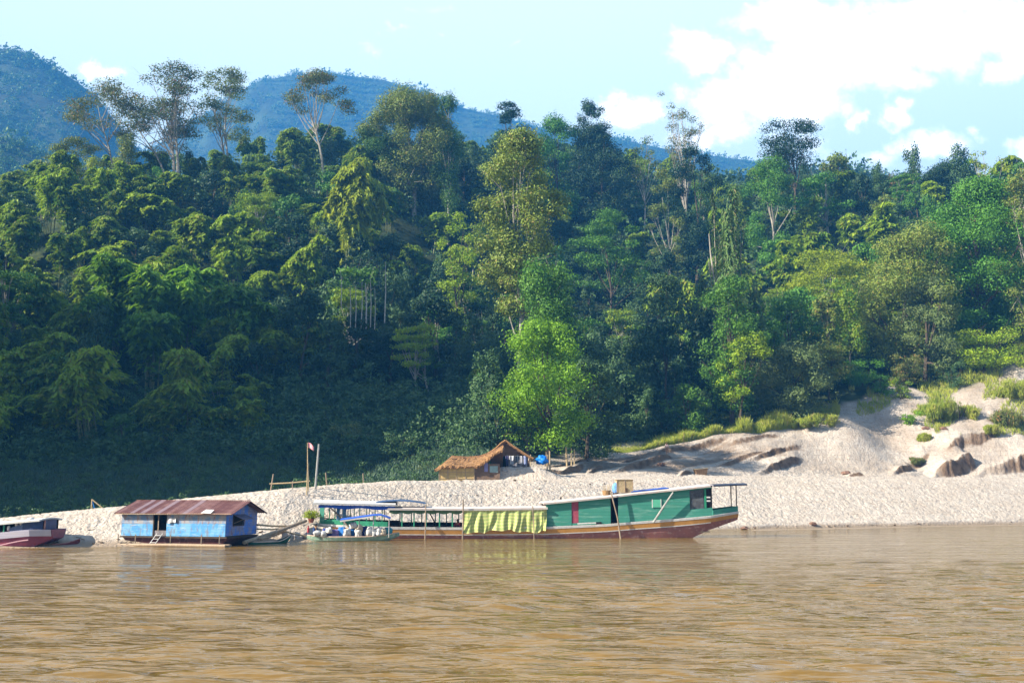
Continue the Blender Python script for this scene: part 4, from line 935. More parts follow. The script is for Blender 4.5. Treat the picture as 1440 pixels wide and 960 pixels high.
M_thatch_l = mat('pale_thatch', (.38, .21, .09), .95, .3, 2.6, col2=(.20, .105, .045), bump=.10, bscale=14, stretch=(3.0, 3.0, .8))  # paler copy of the thatch for the left hut's front and barge edges
M_mat_wall = mat('woven_bamboo_wall', (.55, .40, .17), .9, .25, 3.0, col2=(.36, .24, .10), bump=.03, bscale=30)
M_wall_shade = mat('shaded_brown_wall', (.20, .13, .09), .9, .3, 2.0)  # darker brown puts the shade of walls turned from the sun into colour
M_skin = mat('skin', (.30, .16, .09), .6, .1, 5)
M_hair = mat('black_hair', (.012, .010, .010), .6, .1, 5)
def plaid():
    m = bpy.data.materials.new('yellow_green_plaid'); m.use_nodes = True; t = m.node_tree; b = t.nodes['Principled BSDF']; b.inputs['Roughness'].default_value = .8
    tc = N(t, 'ShaderNodeTexCoord'); sp = N(t, 'ShaderNodeSeparateXYZ'); t.links.new(tc.outputs['UV'], sp.inputs[0])
    def band(v, n, lo): return mth(t, 'GREATER_THAN', mth(t, 'FRACT', mth(t, 'MULTIPLY', v, n)), lo)
    h = band(sp.outputs[1], 6.5, .42); v = band(sp.outputs[0], 26.0, .50)
    c = mixc(t, mth(t, 'MULTIPLY', h, .68), (.50, .49, .19), (.22, .33, .10)); c = mixc(t, mth(t, 'MULTIPLY', v, .42), c, (.22, .31, .08))
    t.links.new(c, b.inputs['Base Color']); return m
M_plaid = plaid()
def rusty():
    m = bpy.data.materials.new('rusty_sheet_roof'); m.use_nodes = True; t = m.node_tree; b = t.nodes['Principled BSDF']; b.inputs['Roughness'].default_value = .55; b.inputs['Specular IOR Level'].default_value = .3
    tc = N(t, 'ShaderNodeTexCoord'); sp = N(t, 'ShaderNodeSeparateXYZ'); t.links.new(tc.outputs['Object'], sp.inputs[0])
    s1 = mth(t, 'FLOOR', mth(t, 'MULTIPLY', sp.outputs[0], 2.6)); wn = N(t, 'ShaderNodeTexWhiteNoise', noise_dimensions='1D'); t.links.new(s1, wn.inputs['W'])
    nz = N(t, 'ShaderNodeTexNoise'); nz.inputs['Scale'].default_value = 2.4; nz.inputs['Detail'].default_value = 8; t.links.new(tc.outputs['Object'], nz.inputs[0])
    f = mth(t, 'ADD', mth(t, 'MULTIPLY', wn.outputs[0], .8), mth(t, 'MULTIPLY', mth(t, 'SUBTRACT', nz.outputs[0], .5), 1.6), clamp=True)
    c = mixc(t, f, (.12, .040, .035), (.30, .16, .14)); jt = mth(t, 'LESS_THAN', mth(t, 'FRACT', mth(t, 'MULTIPLY', sp.outputs[0], 2.6)), .10); c = mixc(t, mth(t, 'MULTIPLY', jt, .6), c, (.06, .02, .025))
    g = mth(t, 'GREATER_THAN', wn.outputs[0], .72); c = mixc(t, mth(t, 'MULTIPLY', g, .45), c, (.28, .25, .31))
    t.links.new(c, b.inputs['Base Color']); return m
M_rust = rusty()
def blue_wall(name, base, fade, rust, nz_=1.0, band=True):
    """old blue paint, upper boards faded grey and rusty"""
    m = bpy.data.materials.new(name); m.use_nodes = True; t = m.node_tree; b = t.nodes['Principled BSDF']; b.inputs['Roughness'].default_value = .6; b.inputs['Specular IOR Level'].default_value = .25
    tc = N(t, 'ShaderNodeTexCoord'); sp = N(t, 'ShaderNodeSeparateXYZ'); t.links.new(tc.outputs['Object'], sp.inputs[0])
    def nz(scale, st=(1, 1, 1), det=7):
        mp = N(t, 'ShaderNodeMapping'); mp.inputs['Scale'].default_value = st; t.links.new(tc.outputs['Object'], mp.inputs[0])
        n = N(t, 'ShaderNodeTexNoise'); n.inputs['Scale'].default_value = scale; n.inputs['Detail'].default_value = det; n.inputs['Roughness'].default_value = .65; t.links.new(mp.outputs[0], n.inputs[0]); return n.outputs[0]
    def mrg(v, a_, b_):
        n = N(t, 'ShaderNodeMapRange'); t.links.new(v, n.inputs[0]); n.inputs[1].default_value = a_; n.inputs[2].default_value = b_; return n.outputs[0]
    n1 = mrg(nz(1.5, (1.3, 1.3, .8)), .46, .54)
    c = mixc(t, n1, base, fade)
    c = mixc(t, mth(t, 'MULTIPLY', mrg(nz(2.8, (1.5, 1.5, .6)), .53, .63), .8), c, rust)
    streak = mth(t, 'MULTIPLY', mrg(nz(2.2, (.5, .5, 6)), .58, .66), .6); c = mixc(t, streak, c, (.60, .55, .50))
    joint = mth(t, 'LESS_THAN', mth(t, 'FRACT', mth(t, 'MULTIPLY', sp.outputs[2], 5.5)), .08); c = mixc(t, mth(t, 'MULTIPLY', joint, .35), c, (.03, .05, .10))
    t.links.new(c, b.inputs['Base Color']); return m
M_bw_up = blue_wall('faded_blue_boards', (.12, .20, .33), (.25, .25, .27), (.20, .10, .08))
M_bw_lo = blue_wall('sky_blue_boards', (.06, .24, .50), (.13, .31, .50), (.14, .15, .20))
M_bw_end = blue_wall('deep_blue_boards', (.07, .20, .62), (.22, .24, .40), (.22, .11, .12))

# ------------------------------------------------------------------ long slow boat
BX0 = P(445, 757, 76.3); BX1 = P(1043, 757, 78.6)
bdir = Vector((BX1.x - BX0.x, 78.6 - 76.3)); BL = bdir.length; bang = math.atan2(bdir.y, bdir.x)
def bl(px):   # picture column -> metre along the boat (near side)
    a = gno(px, 735)[0]; c, s = math.cos(bang), math.sin(bang)
    return (a * BX0.y - BX0.x) / (c - a * s)
def bz(px, py): return Zp(py, BX0.y + math.sin(bang) * bl(px))
boat = empty('river_boat', (BX0.x, BX0.y, 0), bang, 'long green wooden river boat with yellow plaid curtain and ochre striped hull', 'boat')
BWID = 3.3
def halfw(l):   # plan form: half width, tapering to both ends
    t = l / BL
    return BWID / 2 * (sst(-.045, .16, t) * .75 + .25) * (1 - .62 * sst(.925, 1.03, t)) if t > -.1 else .1
def sheer(px): return float(np.interp(px, [430, 450, 500, 560, 650, 768, 850, 900, 950, 1000, 1043], [bz(430, 733), bz(450, 737), bz(500, 739.5), bz(560, 741), bz(650, 741.5), bz(768, 740.5), bz(850, 737), bz(900, 733), bz(950, 729.5), bz(1000, 725), bz(1043, 719)]))
def keel(px): return float(np.interp(px, [430, 450, 480, 540, 930, 972, 1000, 1043], [.55, .25, -.1, -.5, -.5, -.08, .62, bz(1043, 731)]))
STN = [436, 445, 460, 480, 510, 545, 600, 650, 700, 768, 820, 870, 910, 940, 960, 980, 1000, 1020, 1043]
def strip_mesh(zf0, zf1, off, name, m, a=0, b=len(STN) - 1, thick=.05, taperk=True):
    mb = MB()
    for sgn in (-1, 1):
        def fn(u, v):
            i = a + u * (b - a); k = min(int(i), b - 1); f = i - k; px = STN[k] * (1 - f) + STN[k + 1] * f
            l = bl(px); z0 = zf0(px); z1 = zf1(px); z = z0 + (z1 - z0) * v
            hw = halfw(l); kz = keel(px); sh_ = sheer(px); q = max(0, min(1, (z - kz) / max(.2, sh_ - kz)))
            return (l, BWID / 2 + sgn * (hw * (.72 + .28 * q ** .6) + off), z)
        mb.grid(fn, (b - a) * 3, 3, thick=thick * (-1 if sgn < 0 else 1))
    return mb.build(name, m, boat, smooth=False)
# hull: closed lofted shell
mb = MB(); ring = 9; px_list = []
for i in range(len(STN) - 1):
    for q in range(3): px_list.append(STN[i] + (STN[i + 1] - STN[i]) * q / 3)
px_list.append(STN[-1])
for px in px_list:
    l = bl(px); hw = halfw(l); k = keel(px); s_ = sheer(px) - .30 * 0 - .02
    for j in range(ring):
        t = j / (ring - 1) * 2 - 1; q = abs(t)
        if q > .5: zq = (q - .5) / .5; y = (.72 + .28 * zq ** .6) * hw; z = k + (s_ - k) * zq
        else: y = .72 * hw * q / .5; z = k
        mb.v.append((l, BWID / 2 + math.copysign(y, t), z))
n_ = len(px_list)
for i in range(n_ - 1):
    for j in range(ring - 1):
        a = i * ring + j; mb.f.append((a, a + ring, a + ring + 1, a + 1))
    mb.f.append((i * ring, i * ring + ring - 1, (i + 1) * ring + ring - 1, (i + 1) * ring))
mb.f.append(tuple(range(ring))); mb.f.append(tuple((n_ - 1) * ring + j for j in range(ring))[::-1])
mb.build('hull', M_maroon, boat, smooth=False)
strip_mesh(lambda p: sheer(p) - .50 + .06 * sst(960, 1043, p), lambda p: sheer(p) - .16, .012, 'ochre_stripe', M_orange)
strip_mesh(lambda p: sheer(p) - .158, lambda p: sheer(p) + .02, .03, 'gunwale', M_white)
strip_mesh(lambda p: sheer(p) - .57 + .06 * sst(960, 1043, p), lambda p: sheer(p) - .502 + .06 * sst(960, 1043, p), .02, 'rub_rail', M_white, 4, 16)
def wallseg(name, p0, p1, zlo, zhi, m, far=False, th=.05, y_in=.10):
    """upright panel between two picture columns on the near (or far) side"""
    def fn(u, v):
        px = p0 + (p1 - p0) * u; l = bl(px); hw = halfw(l) - y_in; z0 = zlo(px); z1 = zhi(px)
        return (l, BWID / 2 + (hw if far else -hw), z0 + (z1 - z0) * v)
    return MB().grid(fn, max(2, int(abs(p1 - p0) / 12)), 2, thick=th if far else -th).build(name, m, boat)
roofA = lambda px: float(np.interp(px, [438, 470, 540, 640], [bz(438, 709), bz(470, 709.5), bz(540, 711), bz(640, 713)]))     # fore roof, underside
roofM = lambda px: float(np.interp(px, [543, 650, 768], [bz(543, 717), bz(650, 717.5), bz(768, 716)]))
roofR = lambda px: float(np.interp(px, [762, 800, 850, 900, 950, 1000, 1055], [bz(762, 709.5), bz(800, 706), bz(850, 701), bz(900, 695), bz(950, 690), bz(1000, 684.5), bz(1043, 682.5)]))
def roof(name, p0, p1, zf, m, over=.32, th=.13, camber=.16, narrow=0.0, fn_w=None):
    def fn(u, v):
        px = p0 + (p1 - p0) * u; l = bl(px); hw = (fn_w(px) if fn_w else BWID / 2 * (.93 + 0 * px)) + over - narrow; y = (v * 2 - 1)
        return (l, BWID / 2 + y * hw, zf(px) + th + camber * (1 - y * y))
    return MB().grid(fn, int((p1 - p0) / 8), 10, thick=th).build(name, m, boat, smooth=False)
roof('roof', 440, 556, roofA, M_white, th=.14, camber=.2)
roof('roof', 545, 770, roofM, M_rooftin, th=.13, camber=.14)
roof('roof', 764, 1004, roofR, M_rooftin, th=.12, camber=.12)
setp(roof('stern_canopy', 1000, 1056, lambda p: roofR(p) + .02, mat('dark_canopy', (.035, .045, .09), .5, .2, 3), over=.22, th=.10, camber=.1, fn_w=lambda p: halfw(bl(min(p, 1040)))), 'dark blue canopy over the stern')
# blue awning under the fore roof, leaning tarps on top
def awn(u, v):
    px = 447 + 108 * u; l = bl(px); return (l, BWID / 2 - 1.62 - .05 * math.sin(u * 25), roofA(px) - .02 - v * (.24 - .05 * math.sin(u * 14)))
MB().grid(awn, 40, 3, thick=.02).build('awning', M_blue, boat)
def tarp1(u, v):
    px = 520 + 78 * u; l = bl(px); y = v * 2 - 1; return (l, BWID / 2 + y * 1.5, bz(px, 711.5) + .18 + .22 * math.sin(u * math.pi) ** .8 + .10 * (1 - y * y))
setp(MB().grid(tarp1, 20, 8, thick=.03).build('roof_tarp', mat('dull_blue_tarp', (.05, .10, .22), .5, .3, 2), boat), 'dull blue sheet arched over the fore roof')
# fore cabin
Z = lambda py: (lambda px: bz(px, py))
wallseg('front_panel', 447, 453.5, lambda p: sheer(p), lambda p: roofA(p), M_green, y_in=.06)
wallseg('side_panel', 453.5, 545, lambda p: sheer(p), lambda p: sheer(p) + .38, M_greenp, y_in=.08)
wallseg('side_panel', 447, 560, lambda p: sheer(p), lambda p: sheer(p) + .42, M_dwood, far=True)
for px in (461, 469, 480, 488, 497, 505, 515, 527, 537): 
    l = bl(px); hw = halfw(l) - .1
    MB().box(l - .035, l + .035, BWID / 2 - hw - .03, BWID / 2 - hw + .04, sheer(px) - .05, roofA(px) + .05).build('post', M_greenp if px % 2 else M_white, boat)
    if px in (469, 488, 515, 537): MB().box(l - .03, l + .03, BWID / 2 + hw - .05, BWID / 2 + hw, sheer(px) - .05, roofA(px) + .05).build('post', M_greenp, boat)
for (a, b_, m_, dz) in [(472, 478, M_bluec, .25), (481, 487, M_bluec, .30)]:
    def cur(u, v, a=a, b_=b_): 
        px = a + (b_ - a) * u * (1 - .25 * math.sin(v * 3)); return (bl(px), BWID / 2 - 1.15 + .05 * math.sin(u * 18), roofA(px) - .1 - v * 1.05)
    MB().grid(cur, 8, 6, thick=.02).build('curtain', mat('pale_blue_curtain', (.16, .32, .50), .8, .2, 3), boat)
# open middle section
for i, px in enumerate((565, 582, 599, 618, 636)):
    l = bl(px)
    MB().box(l - .05, l + .05, BWID / 2 - halfw(l) + .06, BWID / 2 - halfw(l) + .15, sheer(px) - .05, roofM(px) + .04).build('post', M_greenp, boat)
for i, px in enumerate((560, 577, 592, 612, 628, 646)):
    l = bl(px)
    MB().box(l - .04, l + .04, BWID / 2 + halfw(l) - .15, BWID / 2 + halfw(l) - .07, sheer(px) - .05, roofM(px) + .04).build('post', M_greenp, boat)
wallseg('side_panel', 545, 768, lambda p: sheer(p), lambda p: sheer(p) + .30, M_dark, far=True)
MB().box(bl(452), bl(1000), BWID / 2 - 1.28, BWID / 2 + 1.28, .42, .50).build('deck', M_wood, boat)
for px in (556, 570, 588, 606, 624, 640):   # rows of low seats
    l = bl(px); s = MB().box(l - .22, l + .22, BWID / 2 + .3, BWID / 2 + 1.2, .86, .92); s.box(l + .17, l + .23, BWID / 2 + .3, BWID / 2 + 1.2, .9, 1.22); s.box(l - .18, l + .18, BWID / 2 + .35, BWID / 2 + .4, .5, .86); s.box(l - .18, l + .18, BWID / 2 + 1.1, BWID / 2 + 1.15, .5, .86)
    s.build('seat', M_dwood, boat)
def fringe(u, v):
    px = 547 + 104 * u; return (bl(px), BWID / 2 - 1.58, roofM(px) - v * (.16 + .13 * abs(math.sin(u * 19))))
MB().grid(fringe, 60, 2, thick=.02).build('valance', mat('dull_green_valance', (.12, .22, .10), .8, .3, 3), boat)
MB().tube([(bl(601), BWID / 2 + .9, roofM(600)), (bl(613), BWID / 2 + .9, sheer(600) + .1)], .05).build('brace', M_dwood, boat)
# the plaid curtain, hanging full with gathered folds
def curt(u, v):
    px = 651 + 117.5 * u; l = bl(px); hz_ = .05 + .10 * v; fold = (math.sin(u * 46 + v * 5 * math.sin(u * 5)) * .45 + math.sin(u * 83 + v * 3) * .3) * hz_ + .06 * v * math.sin(u * 14 + v * 4)
    return (l + .10 * math.sin(v * 4 + u * 20) * v, BWID / 2 - halfw(l) - .10 - .10 * v + fold, roofM(px) - .01 - v * (roofM(px) - sheer(px) + .30 + .10 * math.sin(u * 9 + .4) + .06 * math.sin(u * 31)))
cu = MB().grid(curt, 150, 14); co = cu.build('curtain', M_plaid, boat, smooth=True)
setp(co, 'yellow and green plaid curtain hanging over the side')
uv = co.data.uv_layers.new(name='UVMap'); nv_ = 15
for lp in co.data.loops:
    i, j = divmod(lp.vertex_index, nv_); uv.data[lp.index].uv = (i / 150, 1 - j / 14)
# aft cabin
def zr(p): return roofR(p)
GAP = [(768, 804), (814, 859), (870, 971)]
for (a, b_) in GAP: wallseg('cabin_wall', a, b_, lambda p: sheer(p), lambda p: zr(p) + .06, M_green)
wallseg('cabin_wall', 805, 813, lambda p: sheer(p) - .01, lambda p: sheer(p) + .18, M_green)
setp(wallseg('door', 804.3, 813.7, lambda p: sheer(p) + .18, lambda p: zr(p) + .05, M_pinkdoor, y_in=.14), 'faded red door')
wallseg('cabin_wall', 971, 1003, lambda p: sheer(p), lambda p: sheer(p) + .62, M_green)
wallseg('cabin_wall', 971, 1003, lambda p: zr(p) - .10, lambda p: zr(p) + .05, M_green)
setp(wallseg('cabin_wall', 768, 1003, lambda p: sheer(p), lambda p: zr(p) + .06, M_dwood, far=True), 'plain brown wall of the far side')
MB().box(bl(861), bl(861) + .05, .5, 2.6, sheer(861), zr(861)).build('partition', M_dwood, boat)
setp(wallseg('window', 971.5, 991, lambda p: sheer(p) + .62, lambda p: zr(p) - .1, mat('dim_window_cloth', (.10, .11, .12), .6, .5, 5, col2=(.04, .04, .05)), y_in=.16), 'dim curtained window')
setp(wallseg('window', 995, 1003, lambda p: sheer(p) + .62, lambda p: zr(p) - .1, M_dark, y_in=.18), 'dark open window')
MB().box(bl(992), bl(994.5), BWID / 2 - halfw(bl(993)) + .05, BWID / 2 - halfw(bl(993)) + .16, sheer(993) + .6, zr(993)).build('post', M_greenp, boat)
f = wallseg('window', 918, 930, lambda p: bz(p, 713), lambda p: bz(p, 702), mat('pale_green_shutter', (.10, .42, .28), .6, .1, 3), y_in=.045)
for (a, b_, c_, d_) in [(917.4, 918.4, 713.5, 701.5), (929.6, 930.6, 713.5, 701.5)]: 
    w_ = wallseg('window_frame', a, b_, lambda p, c_=c_: bz(p, c_), lambda p, d_=d_: bz(p, d_), M_white, y_in=.02, th=.03); w_.parent = f
setp(wallseg('plank', 812, 838, lambda p: sheer(p) + .10, lambda p: sheer(p) + .20, M_white, y_in=-.03, th=.03), 'pale board lying along the side')
setp(wallseg('scupper', 838, 846, lambda p: sheer(p) + .03, lambda p: sheer(p) + .20, M_dark, y_in=.035, th=.03), 'dark square opening at the cabin foot')
# stern gallery
wallseg('stern_rail', 1003, 1042.5, lambda p: sheer(p), lambda p: sheer(p) + .40, M_green, y_in=.05)
wallseg('stern_rail', 1003, 1042.5, lambda p: sheer(p), lambda p: sheer(p) + .40, M_green, y_in=.05, far=True)
l = bl(1042.5); hw = halfw(l)
MB().box(l - .05, l, BWID / 2 - hw + .05, BWID / 2 + hw - .05, sheer(1042), sheer(1042) + .40).build('stern_rail', M_green, boat)
for sg in (-1, 1): MB().tube([(l - .05, BWID / 2 + sg * (hw - .1), sheer(1042)), (l - .05, BWID / 2 + sg * (hw - .1), zr(1043) + .04)], .045).build('post', M_pole, boat)
MB().box(bl(1003), bl(1003) + .05, BWID / 2 - 1.05, BWID / 2 + 1.05, sheer(1003), zr(1003) + .05).build('bulkhead', M_greenp, boat)
l = bl(1003) + .06; MB().box(l, l + .04, BWID / 2 - .45, BWID / 2 + .2, sheer(1003) + .05, zr(1003) - .35).build('stern_door', M_dark, boat)
for py in (709, 714): MB().box(bl(995), bl(1000), BWID / 2 - halfw(bl(998)) + .02, BWID / 2 - halfw(bl(998)) + .05, bz(998, py - 10) - .05, bz(998, py - 10) + .06).build('notice', M_white, boat)
# bow deck
MB().box(bl(437), bl(450), BWID / 2 - .55, BWID / 2 + .55, sheer(445) - .05, sheer(445) + .02).build('bow_deck', M_wood, boat, bevel=.02)

def bw(px, py, dy=0.0):   # world point at the near side of the boat, dy towards the camera
    l = bl(px); y = BWID / 2 - halfw(l) - dy; c, s = math.cos(bang), math.sin(bang)
    return Vector((BX0.x + l * c - y * s, BX0.y + l * s + y * c, bz(px, py)))
def btop(px, yfrac, z):   # world point on the boat: column, position across (0 near .. 1 far), height
    l = bl(px); y = BWID / 2 + (yfrac * 2 - 1) * BWID / 2; c, s = math.cos(bang), math.sin(bang)
    return Vector((BX0.x + l * c - y * s, BX0.y + l * s + y * c, z))
# mooring poles and leaning poles
for i, (pa, pb, r_, lab) in enumerate([((598, 757), (598.5, 709), .055, 'dark mooring pole beside the boat\'s open seats'), ((650.5, 757), (651, 702), .065, 'tall dark mooring pole at the left edge of the plaid curtain'),
                                ((751, 757), (748.5, 711), .05, 'thin mooring pole in front of the plaid curtain'), ((873, 757), (858.5, 691), .07, 'bent bamboo pole crossing the boat\'s dark doorway'),
                                ((918, 734), (946, 692), .085, 'stout grey pole leaning right against the green cabin wall'), ((490, 741), (451, 704), .06, 'thin pole leaning left against the blue awning')]):
    a = bw(pa[0], pa[1], .22); b_ = bw(pb[0], pb[1], .38); 
    if pa[1] > 750: a.z = -.5
    mid = a.lerp(b_, .5) + Vector((.10 if i in (3, 5) else .02, -.02, .05))
    setp(MB().tube([a, mid, b_], [r_, r_ * .9, r_ * .75], 7).build('pole', M_pole if i != 4 else M_pole_g), lab, 'pole', 'poles leaning on the boat')
# on the roof
zt = roofR(880) + .26
e = empty('crate', tuple(btop(882, .35, roofR(882) + .24)), bang, 'tan wicker-sided crate standing on the boat roof', 'crate')
mb = MB(); mb.box(-.62, .62, -.45, .45, .02, .98); mb.build('body', M_tan, e, bevel=.02)
MB().box(-.66, .66, -.49, .49, .985, 1.04).build('lid', mat('tan_lid', (.30, .22, .12), .9, .2, 8), e)
for x in (-.62, 0.0, .62): MB().box(x - .03, x + .03, -.475, -.453, .02, .98).build('batten', M_wood, e)
MB().box(.02, .2, -.50, -.478, .05, .38).build('hole_cover', M_dwood, e)
e = empty('basket', tuple(btop(857, .35, roofR(857) + .22)), bang, 'open wicker basket of sticks left of the tan crate on the roof', 'basket')
mb = MB(); NB = 14
for k in range(NB):
    a = 6.283 * k / NB; b2 = 6.283 * (k + 1) / NB; r0, r1 = .30, .36
    mb.hexa([(r0 * math.cos(a), r0 * math.sin(a), 0), (r0 * math.cos(b2), r0 * math.sin(b2), 0), (r0 * .9 * math.cos(b2), r0 * .9 * math.sin(b2), 0), (r0 * .9 * math.cos(a), r0 * .9 * math.sin(a), 0)],
            [(r1 * math.cos(a), r1 * math.sin(a), .38), (r1 * math.cos(b2), r1 * math.sin(b2), .38), (r1 * .92 * math.cos(b2), r1 * .92 * math.sin(b2), .38), (r1 * .92 * math.cos(a), r1 * .92 * math.sin(a), .38)])
mb.build('wicker', mat('brown_wicker', (.30, .18, .08), .9, .3, 12), e)
for k in range(6): MB().tube([(.1 * math.cos(k), .1 * math.sin(k), .03), (.28 * math.cos(k * 1.1), .2 * math.sin(k), .7 + .08 * (k % 3))], .02, 5).build('stick', M_tan, e)
e = empty('blue_cloth', tuple(btop(870, .33, roofR(870) + .22)), bang, 'pale blue cloth draped over a drum between basket and crate', 'cloth')
MB().lump((0, 0, .42), (.30, .28, .46), 3, .10, 16, 12).build('drape', mat('pale_blue_cloth', (.16, .36, .68), .8, .3, 5, col2=(.07, .16, .42), bump=.03, bscale=8), e, smooth=True)
MB().tube([(0, 0, -.02), (0, 0, .1)], .22, 14).build('drum', M_dwood, e)
def tp2(u, v):
    px = 890 + 54 * u; p = btop(px, .15 + .6 * v, roofR(px) + .265 + .03 * math.sin(u * 12) * math.sin(v * 6) + .05 * (1 - (v * 2 - 1) ** 2)); return tuple(p)
setp(MB().grid(tp2, 20, 6, thick=.03).build('tarpaulin', M_blue), 'flat blue tarpaulin spread on the boat roof right of the crate', 'tarpaulin')
# potted plant at the bow
pp = btop(436, .2, sheer(440) + .02)
e = empty('potted_plant', tuple(pp), 0, 'bushy yellow-green plant in a reddish pot at the boat\'s bow', 'plant')
MB().tube([(0, 0, -.02), (0, 0, .12), (0, 0, .28), (0, 0, .30)], [.15, .2, .25, .27], 14).build('pot', mat('clay_pot', (.34, .12, .08), .8, .2, 4), e)
r4 = np.random.RandomState(1); n = 420; a = r4.uniform(0, 6.28, n); el = r4.uniform(.2, 1.4, n); q = r4.uniform(.1, .62, n)
C = np.stack([np.cos(a) * np.cos(el) * q * 1.35, np.sin(a) * np.cos(el) * q, .3 + np.sin(el) * q], 1); D = np.stack([np.cos(a) * np.cos(el), np.sin(a) * np.cos(el), np.sin(el)], 1)
V, Q = leaves_np(C, r4.normal(size=(n, 3)) + np.array([0, 0, .6]), .30, .2, r4, axis=D); me = np_mesh('foliage', V, quads=Q); link('foliage', me, L_yellow, e)
e2 = empty('red_bottle', tuple(P(433.5, 748, 74.6)), 0, 'small red bottle standing on the laden canoe\'s bow', 'bottle')
MB().tube([(0, 0, -.03), (0, 0, .3), (0, 0, .36), (0, 0, .5)], [.08, .09, .04, .035], 10).build('body', M_red, e2); MB().tube([(0, 0, .5), (0, 0, .55)], .045, 8).build('cap', M_white, e2)

# ------------------------------------------------------------------ canoes
def canoe(name, label, cat, p0, p1, Y0, Y1, hgt, wid, m_out, m_in, rise0=.25, rise1=.55, stripe=None, z0=None):
    """slender dugout-like boat between two picture columns"""
    a = P(p0, 760, Y0); b = P(p1, 760, Y1); d = Vector((b.x - a.x, b.y - a.y)); L = d.length; ang = math.atan2(d.y, d.x)
    e = empty(name, (a.x, a.y, 0), ang, label, cat)
    def prof(t): return wid / 2 * max(.04, math.sin(math.pi * min(1, max(0, t)) ) ** .55)
    def sh(t): return hgt + rise0 * max(0, (.28 - t) / .28) ** 2 + rise1 * max(0, (t - .62) / .38) ** 1.6
    def kl(t): return -.12 + (rise0 + hgt * .75) * max(0, (.12 - t) / .12) ** 1.4 + (rise1 + hgt * .72) * max(0, (t - .80) / .20) ** 1.3
    out = MB(); inn = MB(); n = 30; prof_o = []
    for i in range(n + 1):
        t = i / n; w = prof(t); s = sh(t); k = kl(t)
        prof_o.append([(t * L, -w, s), (t * L, -w * .85, k + (s - k) * .45), (t * L, -w * .5, k), (t * L, w * .5, k), (t * L, w * .85, k + (s - k) * .45), (t * L, w, s)])
    out.v = [p for r_ in prof_o for p in r_]
    for i in range(n):
        for j in range(5): q = i * 6 + j; out.f.append((q, q + 6, q + 7, q + 1))
    out.f.append(tuple(range(6))); out.f.append(tuple(n * 6 + j for j in range(6))[::-1])
    o = out.build('hull', m_out, e)
    sol = o.modifiers.new('s', 'SOLIDIFY'); sol.thickness = .035; sol.offset = -1
    for sg in (-1, 1): MB().tube([(i / n * L, sg * prof(i / n), sh(i / n) + .02) for i in range(n + 1)], .035, 6).build('gunwale', m_in, e)
    MB().grid(lambda u, v: ((.04 + .9 * u) * L, (v * 2 - 1) * prof(.04 + .9 * u) * .7, max(.06, kl(.04 + .9 * u) + .12)), 24, 2).build('floor_boards', M_wood, e)
    for t in (.25, .5, .75): MB().box(t * L - .1, t * L + .1, -prof(t) + .02, prof(t) - .02, sh(t) - .12, sh(t) - .08).build('thwart', M_wood, e)
    return e, L, ang, sh, prof
M_cgreen = mat('pale_green_hull', (.22, .34, .26), .6, .2, 2, dirt=(.40, .38, .33)); M_cream = mat('cream_pink_paint', (.62, .44, .34), .6, .15, 3)
cn, CL, ca, csh, cpr = canoe('cargo_canoe', 'pale green canoe heaped with sacks and covered by a small blue awning', 'canoe', 432, 561, 73.6, 74.3, .30, 1.25, M_cgreen, M_cream, .12, .28)
def cw(px, side, z): 
    a = gno(px, 750)[0]; l = ((a * 73.6 - P(432, 760, 73.6).x)) / (math.cos(ca) - a * math.sin(ca)); c, s = math.cos(ca), math.sin(ca); o = P(432, 760, 73.6)
    return Vector((o.x + l * c - side * s, o.y + l * s + side * c, z)), l
# small blue awning on its posts
def aw(u, v):
    px = 479 + 70 * u; l = cw(px, 0, 0)[1]; zz_ = float(np.interp(px, [479, 525, 535, 549], [1.52, 1.84, 1.86, 1.62])); y = v * 2 - 1
    return (l, y * .78, zz_ + .10 * (1 - y * y))
MB().grid(aw, 22, 6, thick=.03).build('awning', M_blue, cn)
MB().grid(lambda u, v: (aw(u * .65, 0)[0] - .02, -.80 - .01, aw(u * .65, 0)[2] - .03 - .10 * v), 14, 1, thick=.02).build('awning_edge', M_white, cn)
for px in (484, 505, 525, 547):
    l = cw(px, 0, 0)[1]
    for sg in (-1, 1): MB().tube([(l, sg * .5, .25), (l, sg * .66, 1.5 if px < 490 else 1.62 if px < 510 else 1.8 if px < 540 else 1.6)], .022, 6).build('awning_post', M_white if px % 2 else M_pole_g, cn)
SK = [('white', (.68, .67, .66)), ('blue', (.03, .20, .62)), ('violet', (.23, .17, .42)), ('cream', (.62, .52, .40)), ('dark blue', (.03, .06, .30)), ('teal', (.06, .30, .36))]
SM = {k: mat(k.replace(' ', '_') + '_sack', c, .65, .25, 4, bump=.03, bscale=7) for k, c in SK}
